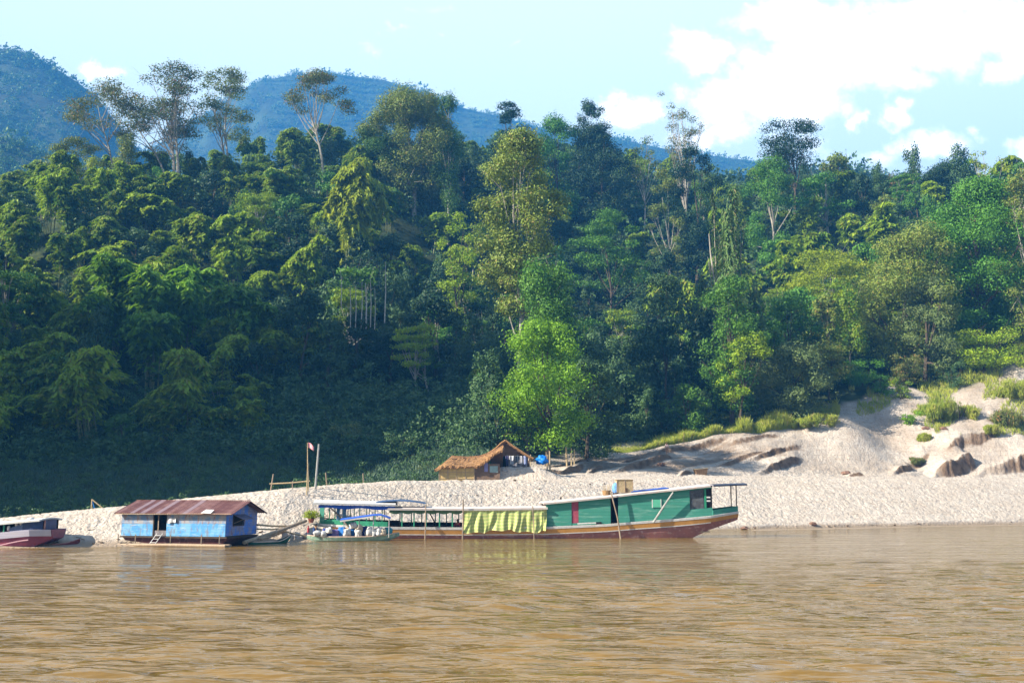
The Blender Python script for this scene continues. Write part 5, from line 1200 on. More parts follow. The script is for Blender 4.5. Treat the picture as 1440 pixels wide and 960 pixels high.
SS = [(446, .62, 'white', .28, .16, 'white sack on the bare front of the laden canoe'), (455, .55, 'white', .26, .2, 'white sack second from the canoe front'), (456.5, .84, 'dark blue', .2, .14, 'small dark blue bag lying on a white sack'), (464, .62, 'dark blue', .30, .24, 'dark blue sack beside the violet bundle'), (471, .64, 'violet', .36, .27, 'violet sack bundle in the laden canoe'),
      (463, .84, 'white', .22, .18, 'white sack with lifted corner left of the violet bundle'), (480.5, .76, 'blue', .34, .34, 'bright blue sack heap, first of two under the awning\'s front'), (488, .66, 'white', .3, .3, 'white sack wedged between the two bright blue heaps'), (496, .78, 'blue', .40, .36, 'large bright blue sack heap in the canoe\'s middle'),
      (497, 1.18, 'white', .28, .18, 'white sack on top of the large blue heap'), (504, .66, 'white', .28, .28, 'white sack right of the large blue heap'), (505, 1.05, 'cream', .26, .2, 'cream sack leaning on the awning post'), (512, .74, 'dark blue', .34, .34, 'dark blue sack under the awning\'s high end'),
      (519, .72, 'white', .30, .32, 'white sack with blue side under the awning\'s high end'), (526, .62, 'white', .2, .24, 'small white sack behind the awning post'), (533, .70, 'white', .32, .3, 'bulging white sack right of the awning post'), (539, .76, 'cream', .24, .22, 'cream bundle beside the teal barrel-shaped sack'), (546, .80, 'teal', .34, .24, 'teal and white rounded sack at the canoe\'s rear')]
for i, (px, z, k, rx, rz_, lab) in enumerate(SS):
    p, l = cw(px, (-.30 if k in ('white', 'cream') else .10), max(.44, z - (.06 if k == 'white' else .12))); o = MB().lump((0, 0, 0), (rx, .32, rz_ + .06), i + 3, .26, 16, 10, fn=lambda d: .86 / (abs(d.x) ** 4 + abs(d.y) ** 4 + abs(d.z) ** 4) ** .25).build('cargo_sack', SM[k], smooth=True); o.location = p; o.rotation_euler = (0, .12 * (i % 3 - 1), ca + .3 * (i % 2)); setp(o, lab, 'sack', 'sacks in the laden canoe')
canoe('dugout_canoe', 'low dark red canoe lying off the stern of the maroon boat', 'canoe', 40, 112, 66.2, 66.9, .16, .8, mat('dark_red_hull', (.16, .03, .035), .6, .2, 3), M_maroon, .05, .30)
canoe('green_canoe', 'slim dark green canoe drawn up beside the blue houseboat', 'canoe', 350, 408, 69.0, 71.5, .12, .75, mat('dark_green_hull', (.02, .11, .07), .6, .2, 3), M_cream, .05, .42)

# ------------------------------------------------------------------ maroon boat at the left edge
a = P(-190, 760, 65.6); b = P(68, 760, 65.0); dv = Vector((b.x - a.x, b.y - a.y)); LL = dv.length; lang = math.atan2(dv.y, dv.x)
lb = empty('passenger_boat', (a.x, a.y, 0), lang, 'maroon hulled boat with lilac side and dark blue cabin cut by the left edge', 'boat')
def ll(px): g = gno(px, 745)[0]; return (g * a.y - a.x) / (math.cos(lang) - g * math.sin(lang))
def lz(py): return Zp(py, 65.2)
lw = lambda px: 1.35 * (1 - .30 * sst(40, 68, px)) * (.3 + .7 * sst(-190, -130, px))
lsh = lambda px: float(np.interp(px, [-190, -100, 0, 40, 68], [lz(742), lz(750), lz(748.5), lz(744.5), lz(744.5)]))
lke = lambda px: float(np.interp(px, [-190, -170, -100, 12, 40, 68], [.5, .0, -.4, -.4, -.05, lz(757)]))
def lloft(z0f, z1f, off, name, m_, pa, pb, th=.05):
    mb = MB()
    for sg in (-1, 1):
        mb.grid(lambda u, v: (ll(pa + (pb - pa) * u), 1.35 + sg * (lw(pa + (pb - pa) * u) * (.74 + .26 * min(1, max(0, (z0f(pa + (pb - pa) * u) + (z1f(pa + (pb - pa) * u) - z0f(pa + (pb - pa) * u)) * v - lke(pa + (pb - pa) * u)) / max(.2, lsh(pa + (pb - pa) * u) - lke(pa + (pb - pa) * u)))) ** .6) + off), z0f(pa + (pb - pa) * u) + (z1f(pa + (pb - pa) * u) - z0f(pa + (pb - pa) * u)) * v), 30, 4, thick=-th if sg < 0 else th)
    return mb.build(name, m_, lb)
mb = MB(); pxs = [-190 + 258 * i / 40 for i in range(41)]
for px in pxs:
    l, w, k, s = ll(px), lw(px), lke(px), lsh(px) - .02
    for j in range(9):
        t = j / 4 - 1; q = abs(t)
        if q > .5: zq = (q - .5) * 2; y = (.74 + .26 * zq ** .6) * w; z = k + (s - k) * zq
        else: y = .74 * w * q * 2; z = k
        mb.v.append((l, 1.35 + math.copysign(y, t), z))
for i in range(40):
    for j in range(8): q = i * 9 + j; mb.f.append((q, q + 9, q + 10, q + 1))
    mb.f.append((i * 9, i * 9 + 8, i * 9 + 17, i * 9 + 9))
mb.f.append(tuple(range(9))); mb.f.append(tuple(360 + j for j in range(9))[::-1]); mb.build('hull', mat('maroon_paint', (.24, .05, .085), .5, .2, 2, col2=(.15, .035, .07)), lb)
M_lil = planks('lilac_boards', (.34, .33, .42), (.44, .42, .50), 8, 'Z', wearamt=.3)
lloft(lambda p: lsh(p) - .40, lambda p: lsh(p) + .01, .05, 'side_board', M_lil, -190, 67.5)
lloft(lambda p: lsh(p) - .66 - .28 * (1 - sst(-30, 40, p)), lambda p: lsh(p) - .60 - .28 * (1 - sst(-30, 40, p)), .05, 'painted_line', mat('pink_line', (.62, .36, .42), .6, .1, 3), -170, 40)
lro = lambda px: float(np.interp(px, [-190, 0, 52], [lz(742), lz(735.5), lz(730.5)]))
MB().grid(lambda u, v: (ll(-180 + 236 * u), 1.35 + (v * 2 - 1) * 1.5, lro(-180 + 236 * u) + .12 * (1 - (v * 2 - 1) ** 2)), 24, 8, thick=.10).build('roof', M_white, lb)
M_navy = mat('dark_blue_sheet', (.035, .06, .17), .55, .3, 2.5, bump=.03, bscale=4)
def ls(p0, p1, zlo, zhi, name, m_, y=.14, far=False):
    return MB().grid(lambda u, v: (ll(p0 + (p1 - p0) * u), 1.35 + (1 if far else -1) * (lw(p0 + (p1 - p0) * u) - y), zlo(p0 + (p1 - p0) * u) + (zhi(p0 + (p1 - p0) * u) - zlo(p0 + (p1 - p0) * u)) * v), 8, 3, thick=.03 if far else -.03).build(name, m_, lb)
ls(30, 41, lambda p: lsh(p), lambda p: lro(p) - .02, 'cabin_sheet', M_navy); ls(12, 30, lambda p: lsh(p), lambda p: lsh(p) + .22 + .012 * (p - 12), 'cabin_sheet', mat('slate_blue_sheet', (.09, .13, .24), .6, .3, 3))
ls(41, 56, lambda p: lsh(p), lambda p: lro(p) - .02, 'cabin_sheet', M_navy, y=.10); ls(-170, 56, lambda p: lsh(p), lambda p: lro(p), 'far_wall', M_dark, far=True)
MB().box(ll(55.5), ll(56.2), .55, 2.1, lsh(56), lro(52) - .03).build('bulkhead', M_navy, lb)
for px in (-150, -100, -60, -25, 4, 58):
    l = ll(px); MB().box(l - .04, l + .04, 1.35 - lw(px) + .08, 1.35 - lw(px) + .16, lsh(px) - .1, lro(min(px, 52)) - .02).build('post', M_maroon if px > 50 else M_greenp, lb)
for px, c in ((9.5, M_white), (20.5, M_white), (27, M_white)):
    l = ll(px); MB().lump((l, 1.35 - lw(px) + .2, lsh(px) + (.22 if px < 10 else .42)), (.11, .10, .18), int(px), .1, 10, 8).build('white_bag', c, lb, smooth=True)
MB().lump((ll(37), 1.35 - .9, lro(37) + .10), (.22, .2, .12), 4, .15, 10, 8).build('roof_bundle', M_white, lb, smooth=True)

# ------------------------------------------------------------------ blue houseboat
C0 = P(317, 757, 66.4); yaw = R(-13)
HBL = 7.75; HBW = 4.3
hb = empty('houseboat', (C0.x, C0.y, 0), yaw, 'weathered blue houseboat with rusty red gabled roof and an awning window', 'houseboat')
# local: x from -HBL (left) to 0 (right), y 0 (front) to HBW
zf = .66; ze = 2.20; zg = 2.93
hm = MB(); hm.hexa([(-HBL + .75, .35, -.25), (-.9, .35, -.25), (-.9, HBW - .35, -.25), (-HBL + .75, HBW - .35, -.25)], [(-HBL + .1, .12, .52), (.15, .12, .52), (.15, HBW - .12, .52), (-HBL + .1, HBW - .12, .52)])
hm.build('hull', mat('dark_maroon_hull', (.10, .030, .035), .6, .3, 2, dirt=(.16, .10, .09)), hb)
MB().box(-HBL - .05, .10, -.05, HBW + .05, .525, .62).build('deck', M_dwood, hb)
def fw(x0, x1, z0, z1, m_, name='front_wall', y0=0.0, y1=.05): return MB().box(x0, x1, y0, y1, z0, z1).build(name, m_, hb)
dx0, dx1 = -HBL + 2.42, -HBL + 3.42
fw(-HBL + .02, dx0, zf - .02, 1.42, M_bw_lo); fw(-HBL + .02, dx0, 1.424, ze, M_bw_up)
fw(dx0 + .002, dx1 - .002, zf - .02, 1.0, mat('grey_half_door', (.18, .16, .17), .7, .3, 4), 'half_door', .03, .07)
fw(dx1, -.02, zf - .02, 1.47, M_bw_lo, y0=-.03, y1=.02); fw(dx1, -.02, 1.474, ze, M_bw_up)
fw(dx0 - .05, dx1 + .05, ze - .10, ze, M_dwood, 'lintel', -.02, .03)
fw(dx0 - .03, dx0 + .05, zf, ze - .1, M_dwood, 'door_post', -.02, .03); fw(dx0 + .32, dx0 + .38, 1.0, ze - .1, M_pole, 'door_post', .02, .06)
MB().box(-HBL, -HBL + .05, .02, HBW - .02, zf, ze).build('side_wall', M_bw_up, hb); MB().box(-HBL, .0, HBW - .05, HBW, zf, ze).build('back_wall', M_bw_up, hb)
# right end wall with the window hole
wy0, wy1, wz0, wz1 = .95, 2.35, 1.35, 2.0
ew = MB(); ew.box(-.05, 0, .02, wy0, zf, ze); ew.box(-.05, 0, wy1, HBW - .02, zf, ze); ew.box(-.05, 0, wy0, wy1, zf, wz0); ew.box(-.05, 0, wy0, wy1, wz1, ze)
ew.add([(-.05, .02, ze), (0, .02, ze), (0, HBW - .02, ze), (-.05, HBW - .02, ze), (-.05, HBW / 2, zg - .08), (0, HBW / 2, zg - .08)], [(0, 1, 5, 4), (2, 3, 4, 5), (1, 2, 5), (3, 0, 4)])
ew.build('end_wall', M_bw_end, hb)
MB().hexa([(-HBL + 0, .02, ze), (-HBL + .05, .02, ze), (-HBL + .05, HBW - .02, ze), (-HBL, HBW - .02, ze)], [(-HBL, HBW / 2 - .01, zg - .08), (-HBL + .05, HBW / 2 - .01, zg - .08), (-HBL + .05, HBW / 2 + .01, zg - .08), (-HBL, HBW / 2 + .01, zg - .08)]).build('gable_wall', M_bw_up, hb)
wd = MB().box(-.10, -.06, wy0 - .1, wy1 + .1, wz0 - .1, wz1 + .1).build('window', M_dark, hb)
for (ya, yb, za, zb) in [(wy0 - .06, wy0, wz0 - .06, wz1 + .06), (wy1, wy1 + .06, wz0 - .06, wz1 + .06), (wy0, wy1, wz0 - .06, wz0)]:
    q = MB().box(.003, .04, ya, yb, za, zb).build('window_frame', M_dwood, wd)
MB().hexa([(.05, wy0 - .05, 2.00), (.75, wy0 - .05, 1.72), (.75, wy1 + .1, 1.72), (.05, wy1 + .1, 2.00)], [(.05, wy0 - .05, 2.05), (.75, wy0 - .05, 1.75), (.75, wy1 + .1, 1.75), (.05, wy1 + .1, 2.05)]).build('shutter', mat('grey_violet_shutter', (.16, .15, .24), .6, .3, 4), wd)
MB().tube([(.02, wy0, 1.45), (.70, wy0, 1.72)], .018, 5).build('shutter_prop', M_pole, wd)
# corrugated roof, two pitches
def pitch(sg):
    def fn(u, v):
        x = -HBL - .35 + (HBL + .95) * u; y = HBW / 2 + sg * (HBW / 2 + .38) * v
        return (x, y, zg - (zg - ze + .10) * v * 1.0 + .018 * math.sin(x * 2 * math.pi / .16) + .03 * math.sin(u * 4 + v))
    return MB().grid(fn, 260, 6, thick=.02 * (1 if sg < 0 else -1))
pitch(-1).build('roof', M_rust, hb); pitch(1).build('roof', M_rust, hb)
MB().box(-HBL - .32, .56, HBW / 2 - .08, HBW / 2 + .08, zg + .03, zg + .06).build('ridge_cap', M_rust, hb)
MB().box(-HBL - .3, .55, -.36, -.31, ze - .14, ze - .06).build('eave_board', M_wood, hb)
for sg in (-1, 1):
    MB().tube([(.52, HBW / 2, zg - .03), (.52, HBW / 2 + sg * (HBW / 2 + .34), ze - .14)], .045, 5).build('barge_board', M_dwood, hb)
setp(MB().hexa([(-1.6, -.46, ze - .04), (-.9, -.42, ze - .06), (-.9, .0, ze + .16), (-1.5, .0, ze + .17)], [(-1.6, -.46, ze - .02), (-.9, -.42, ze - .04), (-.9, .0, ze + .18), (-1.5, .0, ze + .19)]).build('roof_patch', M_white, hb), 'pale sheet patched over the eave')
# raft of bamboo under it and a short ladder
for k in range(5):
    MB().tube([(-HBL - .2, -.75 + .18 * k, .05 + .03 * (k % 2)), (-HBL / 2, -.72 + .18 * k, .09), (.4, -.7 + .18 * k, .07)], .09, 7).build('raft_log', M_pole if k % 2 else M_wood, hb)
for x in (-HBL + .1, -HBL + 1.4, -HBL + 4.0, -1.5, -.2): MB().tube([(x, -.42, -.3), (x, -.40, .75)], .04, 6).build('raft_post', M_pole, hb)
lad = empty('step_ladder', hb.matrix_world @ Vector((0, 0, 0)), yaw, 'small white ladder from the houseboat door down to the raft', 'ladder'); lad.location = (C0.x, C0.y, 0)
for x in (0, .42): MB().tube([(dx0 + .12 + x, -.62, .06), (dx0 + .34 + x, -.07, .80)], .028, 6).build('rail', M_white, lad)
for k in range(3): t = .22 + k * .3; MB().box(dx0 + .12 + .22 * t, dx0 + .54 + .22 * t, -.62 + .55 * t - .05, -.62 + .55 * t + .05, .06 + .74 * t, .09 + .74 * t).build('rung', M_white, lad)
def wash(u, v): return (dx1 + .18 + .55 * u, -.06 - .05 * math.sin(u * 7) - .03 * v, 1.78 - .30 * v - .10 * abs(u - .5) + .08 * u)
cl = MB().grid(wash, 10, 6, thick=.02).build('hanging_cloth', M_white, smooth=True); cl.location = (C0.x, C0.y, 0); cl.rotation_euler = (0, 0, yaw); setp(cl, 'white cloth hanging on the houseboat wall beside the door', 'cloth')

# gangplanks and bamboo between houseboat and shore
for (pa, Ya, pb, Yb, r_, lab, m_) in [((362, 737.5), 70.5, (404, 739.5), 74.5, .07, 'upper bamboo handrail from the houseboat to the sand', M_tan), ((362, 743.5), 70, (398, 743), 74, .06, 'lower bamboo handrail from the houseboat to the sand', M_tan),
                                     ((343, 762.5), 68, (430, 732), 76.2, .13, 'long brown log sloping up toward the boat\'s bow', M_wood), ((366, 758), 69.5, (404, 745), 75, .10, 'short brown plank under the long sloping log', M_wood), ((395, 745), 73.5, (432, 754), 74.0, .05, 'thin pole dipping down to the laden canoe', M_tan)]:
    a_ = P(pa[0], pa[1], Ya); b_ = P(pb[0], pb[1], Yb); 
    setp(MB().tube([a_, a_.lerp(b_, .5) + Vector((0, 0, -.04)), b_], r_, 7).build('gangway_pole', m_), lab, 'pole', 'poles between houseboat and shore')

# ------------------------------------------------------------------ flag pole, posts and rails on the sand
def post(name, px0, py0, py1, dpx, Y, r_, m_, lab, cat='post', grp=None):
    a_ = P(px0, py0, Y); b_ = P(px0 + dpx, py1, Y); a_.z = min(a_.z, G(a_.x, Y)) - .3
    return setp(MB().tube([a_, a_.lerp(b_, .5), b_], [r_, r_ * .92, r_ * .8], 7).build(name, m_), lab, cat, grp)
fY = 82.5; a_ = P(430.5, 720, fY)
fp = empty('flag_pole', (a_.x, fY, G(a_.x, fY)), 0, 'slim bamboo flag pole with a small faded red flag', 'flag')
hgt = Zp(622, fY) - fp.location.z
MB().tube([(0, 0, -.4), (.02, 0, hgt * .5), (-.06, 0, hgt)], [.06, .05, .03], 7).build('pole', M_tan, fp)
def flg(u, v): return (-.06 + .55 * u, .05 * math.sin(u * 6), hgt - .02 - .42 * v * (1 - .12 * u) - .30 * u * u + .03 * math.sin(u * 5 + v))
MB().grid(flg, 10, 6, thick=.01).build('flag', mat('faded_red_flag', (.62, .16, .18), .8, .2, 3, col2=(.60, .36, .40)), fp, smooth=True)
post('pole', 434, 700, 651, -.5, 83.5, .05, M_tan, 'short bamboo pole leaning beside the flag pole', 'pole')
post('pole', 442.5, 696, 624, 6, 85, .10, M_pole_g, 'thick grey leaning pole right of the flag', 'pole')
post('post', 461.5, 682, 664, -3.5, 93, .07, M_pole, 'low leaning stake on the sand ridge right of the grey pole'); post('post', 512, 679, 665, -1.5, 97, .06, M_pole, 'lone short stake on the crest of the sand ridge'); post('post', 600.5, 703, 688, -1, 84, .035, M_pole_g, 'thin dark stick standing in the sand above the boat')
rl = empty('rail_fence', (P(400, 690, 84).x, 84, 0), 0, 'rough bamboo rail on uprights left of the flag pole', 'fence'); ox = rl.location.x
def rp(px, py): p = P(px, py, 84); return (p.x - ox, 0, p.z)
MB().tube([rp(379, 680), rp(410, 678.5), rp(436, 676)], .06, 7).build('rail', M_tan, rl)
MB().tube([rp(379.5, 697), rp(384.5, 666)], .055, 7).build('upright', M_pole, rl); MB().tube([rp(411, 692), rp(411.5, 676)], .045, 7).build('upright', M_pole, rl)
tr = empty('stick_tripod', (P(130, 715, 76).x, 76, 0), 0, 'small triangular frame of sticks on the sand left of the houseboat', 'stick frame'); ox2 = tr.location.x
def tpp(px, py): p = P(px, py, 76); return (p.x - ox2, 0, p.z)
MB().tube([tpp(128, 721), tpp(129.5, 701.5)], .05, 6).build('upright', M_tan, tr); MB().tube([tpp(129.5, 701.8), tpp(149, 718)], .05, 6).build('brace', M_tan, tr); MB().tube([tpp(129.5, 703), tpp(134, 718)], .03, 6).build('brace', M_bluec, tr)
st = empty('stake', tuple(P(788.5, 703, 84)), 0, 'dark stake with a dry tan branch above the boat roof', 'stake'); MB().tube([(0, 0, -.4), (0, 0, .25)], .07, 6).build('stump', M_dwood, st)
mbq = MB()
for k in range(5): mbq.tube([(0, 0, .2), (.15 + .12 * k, .05 * k, .35 + .10 * k)], [.03, .012], 5)
mbq.build('dry_twigs', M_tan, st)

# ------------------------------------------------------------------ thatched huts
def ragged(u, v, amp, s): return 1.6 * amp * mnoise.noise(Vector((u * 46, v * 9, s)))
hY = 111.0
A0 = P(616, 678, hY); ag = G(A0.x + 3, hY) - .1
ax = lambda px: Xp(px, 670, hY) - A0.x
az = lambda py: Zp(py, hY) - ag
an = empty('thatched_hut', (A0.x, hY, ag), 0, 'low bamboo-walled hut with bright orange thatch, the left of the two huts', 'hut')
wF = ax(667); dp = 4.0; xr = ax(703)
MB().box(0.1, wF, 0, .08, 0, az(655) + .1).build('front_wall', M_mat_wall, an)
for i in range(5): x = .1 + (wF - .1) * i / 4; MB().box(x - .03, x + .04, -.05, -.002, 0, az(656)).build('wall_post', M_wood, an)
for z_ in (az(675) + .15, az(664)): MB().box(.1, wF, -.042, -.003, z_, z_ + .05).build('wall_batten', M_wood, an)
MB().box(wF + .01, xr, .04, .12, 0, az(652)).build('lean_to_wall', M_wall_shade, an); MB().box(.1, .18, .1, dp, 0, az(655)).build('side_wall', M_mat_wall, an)
MB().add([(wF + .005, .02, 0), (wF + .005, .02, az(655)), (wF + .005, dp, az(655)), (wF + .005, dp, 0)], [(0, 1, 2, 3)]).build('side_wall', M_wall_shade, an)
setp(MB().box(wF + 1.1, wF + 1.5, -.02, .03, az(663), az(650)).build('hung_cloth', mat('violet_cloth', (.20, .20, .42), .8, .2, 3), an), 'violet-blue cloth hung on the brown wall'); MB().box(wF + 1.7, wF + 2.6, -.03, .03, az(664), az(655)).build('hung_cloth', mat('faded_teal_cloth', (.22, .32, .34), .8, .2, 3), an)
# annex roof: hip-like thatch, front slope runs up to a ridge that climbs to the right
def ar(u, v):
    px = 611 + (706 - 611) * u; xe = ax(px); e = az(660 - 4 * sst(0, .15, u) - 1.0 * u - 22 * sst(.60, 1.0, u)) + 0.0
    pr = 634 + (708 - 634) * u; xrd = ax(pr); rz_ = az(float(np.interp(pr, [634, 655, 674, 690, 708], [641.5, 643, 641.5, 636, 626])))
    x = xe + (xrd - xe) * v; z = e + (rz_ - e) * v
    return (x, -.55 + v * (dp / 2 + .5), z + ragged(u, v, .10, 1) * (1 + 2 * (v < .05)))
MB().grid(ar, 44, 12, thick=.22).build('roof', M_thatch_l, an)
def ar2(u, v):
    pr = 634 + (708 - 634) * u; xrd = ax(pr); rz_ = az(float(np.interp(pr, [634, 655, 674, 690, 708], [641.5, 643, 641.5, 636, 626]))); xe = ax(611 + 95 * u)
    return (xrd + (xe - xrd) * v, dp / 2 - .05 + v * (dp / 2 + .5), rz_ + (az(658) - rz_) * v)
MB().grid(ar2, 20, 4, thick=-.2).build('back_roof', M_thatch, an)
MB().add([tuple(ar(0, 0)), tuple(ar(0, 1)), tuple(ar2(0, 1)), (ax(611) + .1, -.5, az(663)), (ax(612) + .1, dp + .4, az(661))], [(0, 1, 2), (0, 2, 4, 3)]).build('hip_roof', M_thatch_l, an)

mY = 115.0
M0 = P(700, 656, mY); mg = min(G(M0.x, mY), G(M0.x + 4, mY)); sx = lambda px: Xp(px, 650, mY) - M0.x; sz = lambda py: Zp(py, mY) - mg
mn = empty('thatched_hut', (M0.x, mY, mg), 0, 'taller gabled thatched hut with dark doorway and washing along its front', 'hut')
xl, xrr, xm = sx(690), sx(745), sx(711); zr_ = sz(618.5); zeL = sz(642); zeR = sz(640); D_ = 6.0; fl = sz(657) - .0
dx = (sx(702), sx(712))
MB().add([(xl, 0, -.3), (dx[0], 0, -.3), (dx[0], 0, sz(641)), (dx[1], 0, sz(641)), (dx[1], 0, -.3), (xrr, 0, -.3), (xrr, 0, zeR), (xm, 0, zr_ - .25), (xl, 0, zeL)], [(0, 1, 2, 8), (8, 2, 7), (2, 3, 7), (3, 6, 7), (3, 4, 5, 6)]).build('front_wall', M_wall_shade, mn)
MB().box(xl, xl + .06, .02, D_, -.3, zeL).build('side_wall', M_mat_wall, mn); MB().box(xrr - .06, xrr, .02, D_, -.3, zeR).build('side_wall', M_wall_shade, mn); MB().box(xl, xrr, D_ - .05, D_, -.3, zeR).build('back_wall', M_wall_shade, mn)
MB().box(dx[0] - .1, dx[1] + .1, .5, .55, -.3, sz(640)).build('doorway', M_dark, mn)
MB().box(dx[0] - .06, dx[0], -.05, .06, -.2, sz(640)).build('door_post', M_wood, mn); MB().box(dx[1], dx[1] + .08, -.05, .06, -.2, sz(640)).build('door_post', M_wood, mn)
MB().box(dx[0] - 1.9, dx[0] - .7, -.03, -.004, sz(652), sz(641)).build('whitewashed_panel', mat('whitewash', (.38, .36, .36), .9, .3, 2, dirt=(.2, .13, .09)), mn); MB().box(dx[1] + .15, xrr - .3, -.03, -.004, fl + .1, sz(642)).build('whitewashed_panel', mat('whitewash_dim', (.34, .34, .38), .9, .35, 1.6, dirt=(.12, .10, .12)), mn)
def rf(sg):
    xe = sx(678) if sg < 0 else sx(750); zee = sz(642) if sg < 0 else sz(644)
    return lambda u, v: (xm + (xe - xm) * v, -.75 + (D_ + 1.3) * u, zr_ + (zee - zr_) * v + .10 * v * (1 - v) * 4 * -1 + ragged(u, v, .12, 3 + sg))
MB().grid(rf(-1), 16, 24, thick=.24).build('roof', M_thatch, mn); MB().grid(rf(1), 16, 24, thick=-.24).build('roof', M_thatch, mn)
for sg in (-1, 1):
    f_ = rf(sg); MB().tube([Vector(f_(0, t / 6)) + Vector((0, -.06, -.06)) for t in range(7)], .10, 6).build('barge_thatch', M_thatch_l, mn)
# washing line with clothes
wl = empty('clothes_line', (M0.x, mY - .45, mg), 0, 'clothes line strung across the taller hut\'s front', 'clothes line')
MB().tube([(dx[1] + .1, 0, sz(640.5)), (xrr - .8, 0, sz(641.2)), (xrr + .2, 0, sz(640))], .015, 4).build('line', M_pole_g, wl)
MB().tube([(xrr + .1, 0, -.3), (xrr + .1, 0, sz(639))], .05, 6).build('line_post', M_tan, wl)
for i, (pa, pb, zb, c, lab) in enumerate([(711, 715, 655, (.06, .06, .16), 'dark navy garment beside the doorway'), (716, 723, 653, (.50, .50, .54), 'wide white sheet on the clothes line'), (725, 729.5, 650, (.025, .04, .07), 'black shirt on the clothes line'), (731, 735, 653, (.46, .46, .52), 'greyish white cloth on the clothes line'), (736, 742, 654, (.20, .24, .42), 'blue-grey cloth at the end of the clothes line'), (743, 745, 648, (.45, .36, .26), 'tan strip of cloth by the line post')]):
    def gm(u, v, pa=pa, pb=pb, zb=zb): return (sx(pa) + (sx(pb) - sx(pa)) * (u if v < .4 else .12 + .76 * u), -.04 - .05 * math.sin(u * 8 + i), sz(641) + (sz(zb) - sz(641)) * v)
    o = MB().grid(gm, 8, 6, thick=.02).build('laundry', mat('laundry_cloth', c, .85, .15, 4), smooth=True); o.location = (M0.x, mY - .45, mg); setp(o, lab, 'laundry', 'washing hung at the hut')
# heap under a blue sheet, stakes
g = hit(762, 649, 100, 150); bt = MB().lump((0, 0, .2), (.62, .5, .50), 9, .45, 20, 12).build('tarp_heap', mat('vivid_blue_sheet', (.01, .20, .72), .5, .2, 3, bump=.04, bscale=3), smooth=True); bt.location = P(761.5, 648.5, 116); setp(bt, 'heap under a vivid blue sheet right of the taller hut', 'tarp')
for (px, y0, y1, d_, r_, lab) in [(769.5, 652, 639, 0, .07, 'thin stake between blue heap and thicker stake'), (773.5, 653, 634, -.5, .10, 'thicker stake right of the blue heap'), (797.5, 645, 629, -1.5, .13, 'broad pale stake, left of the three by the bright tree'), (803.5, 643, 630, 0, .10, 'pale stake, middle of the three by the bright tree'), (807.5, 642, 631, .3, .09, 'slim pale stake, right of the three by the bright tree')]:
    Yh = hit(px, y0, 100, 200).y; Yh = 117 if px < 780 else 126
    post('stake', px, y0, y1, d_, Yh, r_, M_tan, lab, 'stake', 'stakes on the bank')

# ------------------------------------------------------------------ things on the bank
g = hit(1091, 596, 100, 200); 
rb = empty('rowing_boat', (g.x - 1.3, g.y, g.z + .25), .1, 'small faded red boat lying on the grass at the top of the bank', 'boat'); Lr = 3.0
ob = MB(); n = 16
for i in range(n + 1):
    t = i / n; w = .62 * max(.1, math.sin(math.pi * t)) ** .5; s = .55 + .35 * (abs(t - .5) * 2) ** 2.2; k = .0 + .35 * (abs(t - .5) * 2) ** 4
    ob.v += [(t * Lr, -w, s), (t * Lr, -w * .8, k + (s - k) * .4), (t * Lr, -w * .35, k), (t * Lr, w * .35, k), (t * Lr, w * .8, k + (s - k) * .4), (t * Lr, w, s)]
for i in range(n):
    for j in range(5): q = i * 6 + j; ob.f.append((q, q + 6, q + 7, q + 1))
ob.f += [tuple(range(6)), tuple(n * 6 + j for j in range(6))[::-1]]
o = ob.build('hull', mat('faded_red_hull', (.42, .17, .12), .7, .3, 3, col2=(.30, .08, .07)), rb); md = o.modifiers.new('s', 'SOLIDIFY'); md.thickness = .05
for t in (.3, .65): MB().box(t * Lr - .1, t * Lr + .1, -.5, .5, .48, .52).build('thwart', M_wood, rb)
g = hit(985, 667, 100, 200); bk = empty('hamper', tuple(g), .2, 'brown woven hamper standing on the sand slope', 'basket')
MB().hexa([(-.7, -.4, -.1), (.7, -.4, -.1), (.6, .4, -.1), (-.6, .4, -.1)], [(-.85, -.5, .62), (.85, -.5, .75), (.8, .5, .75), (-.8, .5, .62)]).build('body', mat('brown_weave', (.28, .17, .09), .9, .3, 6), bk, bevel=.04); MB().tube([(-.8, -.45, .66), (.85, -.48, .78), (.8, .48, .78), (-.8, .48, .66), (-.8, -.45, .66)], .05, 6).build('rim', M_tan, bk)
g = hit(1283, 592, 100, 220); setp(MB().tube([g + Vector((-1.6, .2, 1.0)), g + Vector((0, 0, .45)), g + Vector((1.9, -.4, .0))], [.10, .14, .09], 7).build('driftwood_log', M_pole_g), 'fallen grey log lying among shrubs by the brown earth step', 'log')
g = hit(1290, 598, 100, 220); setp(MB().tube([g, g + Vector((.15, 0, .7)), g + Vector((.45, 0, 1.5))], [.12, .09, .04], 6).build('driftwood_stump', M_pole_g), 'grey snag standing below the fallen log', 'log')
for i, (px, py, s, lab) in enumerate([(1302, 604, .45, 'reddish stone beside the grey snag'), (1326, 605, .5, 'reddish stone on the right sand track'), (1047, 745, .25, 'dark stone at the waterline right of the stern'), (1143, 739, .28, 'dark stone on the cut edge of the sandy shore'), (1190, 668, .5, 'flat brown clod on the bank foot'), (1424, 558, .6, 'pale boulder near the right edge'), (930, 655, .35, 'small clod below the walking person')]):
    g = hit(px, py); o = MB().lump((0, 0, .15), (s * 1.4, s, s * .7), i, .35, 12, 8).build('stone', mat('stone_brown', (.24, .14, .10), .95, .3, 3)); o.location = g; setp(o, lab, 'stone', 'loose stones on the bank')
r5 = np.random.RandomState(12); db = MB()
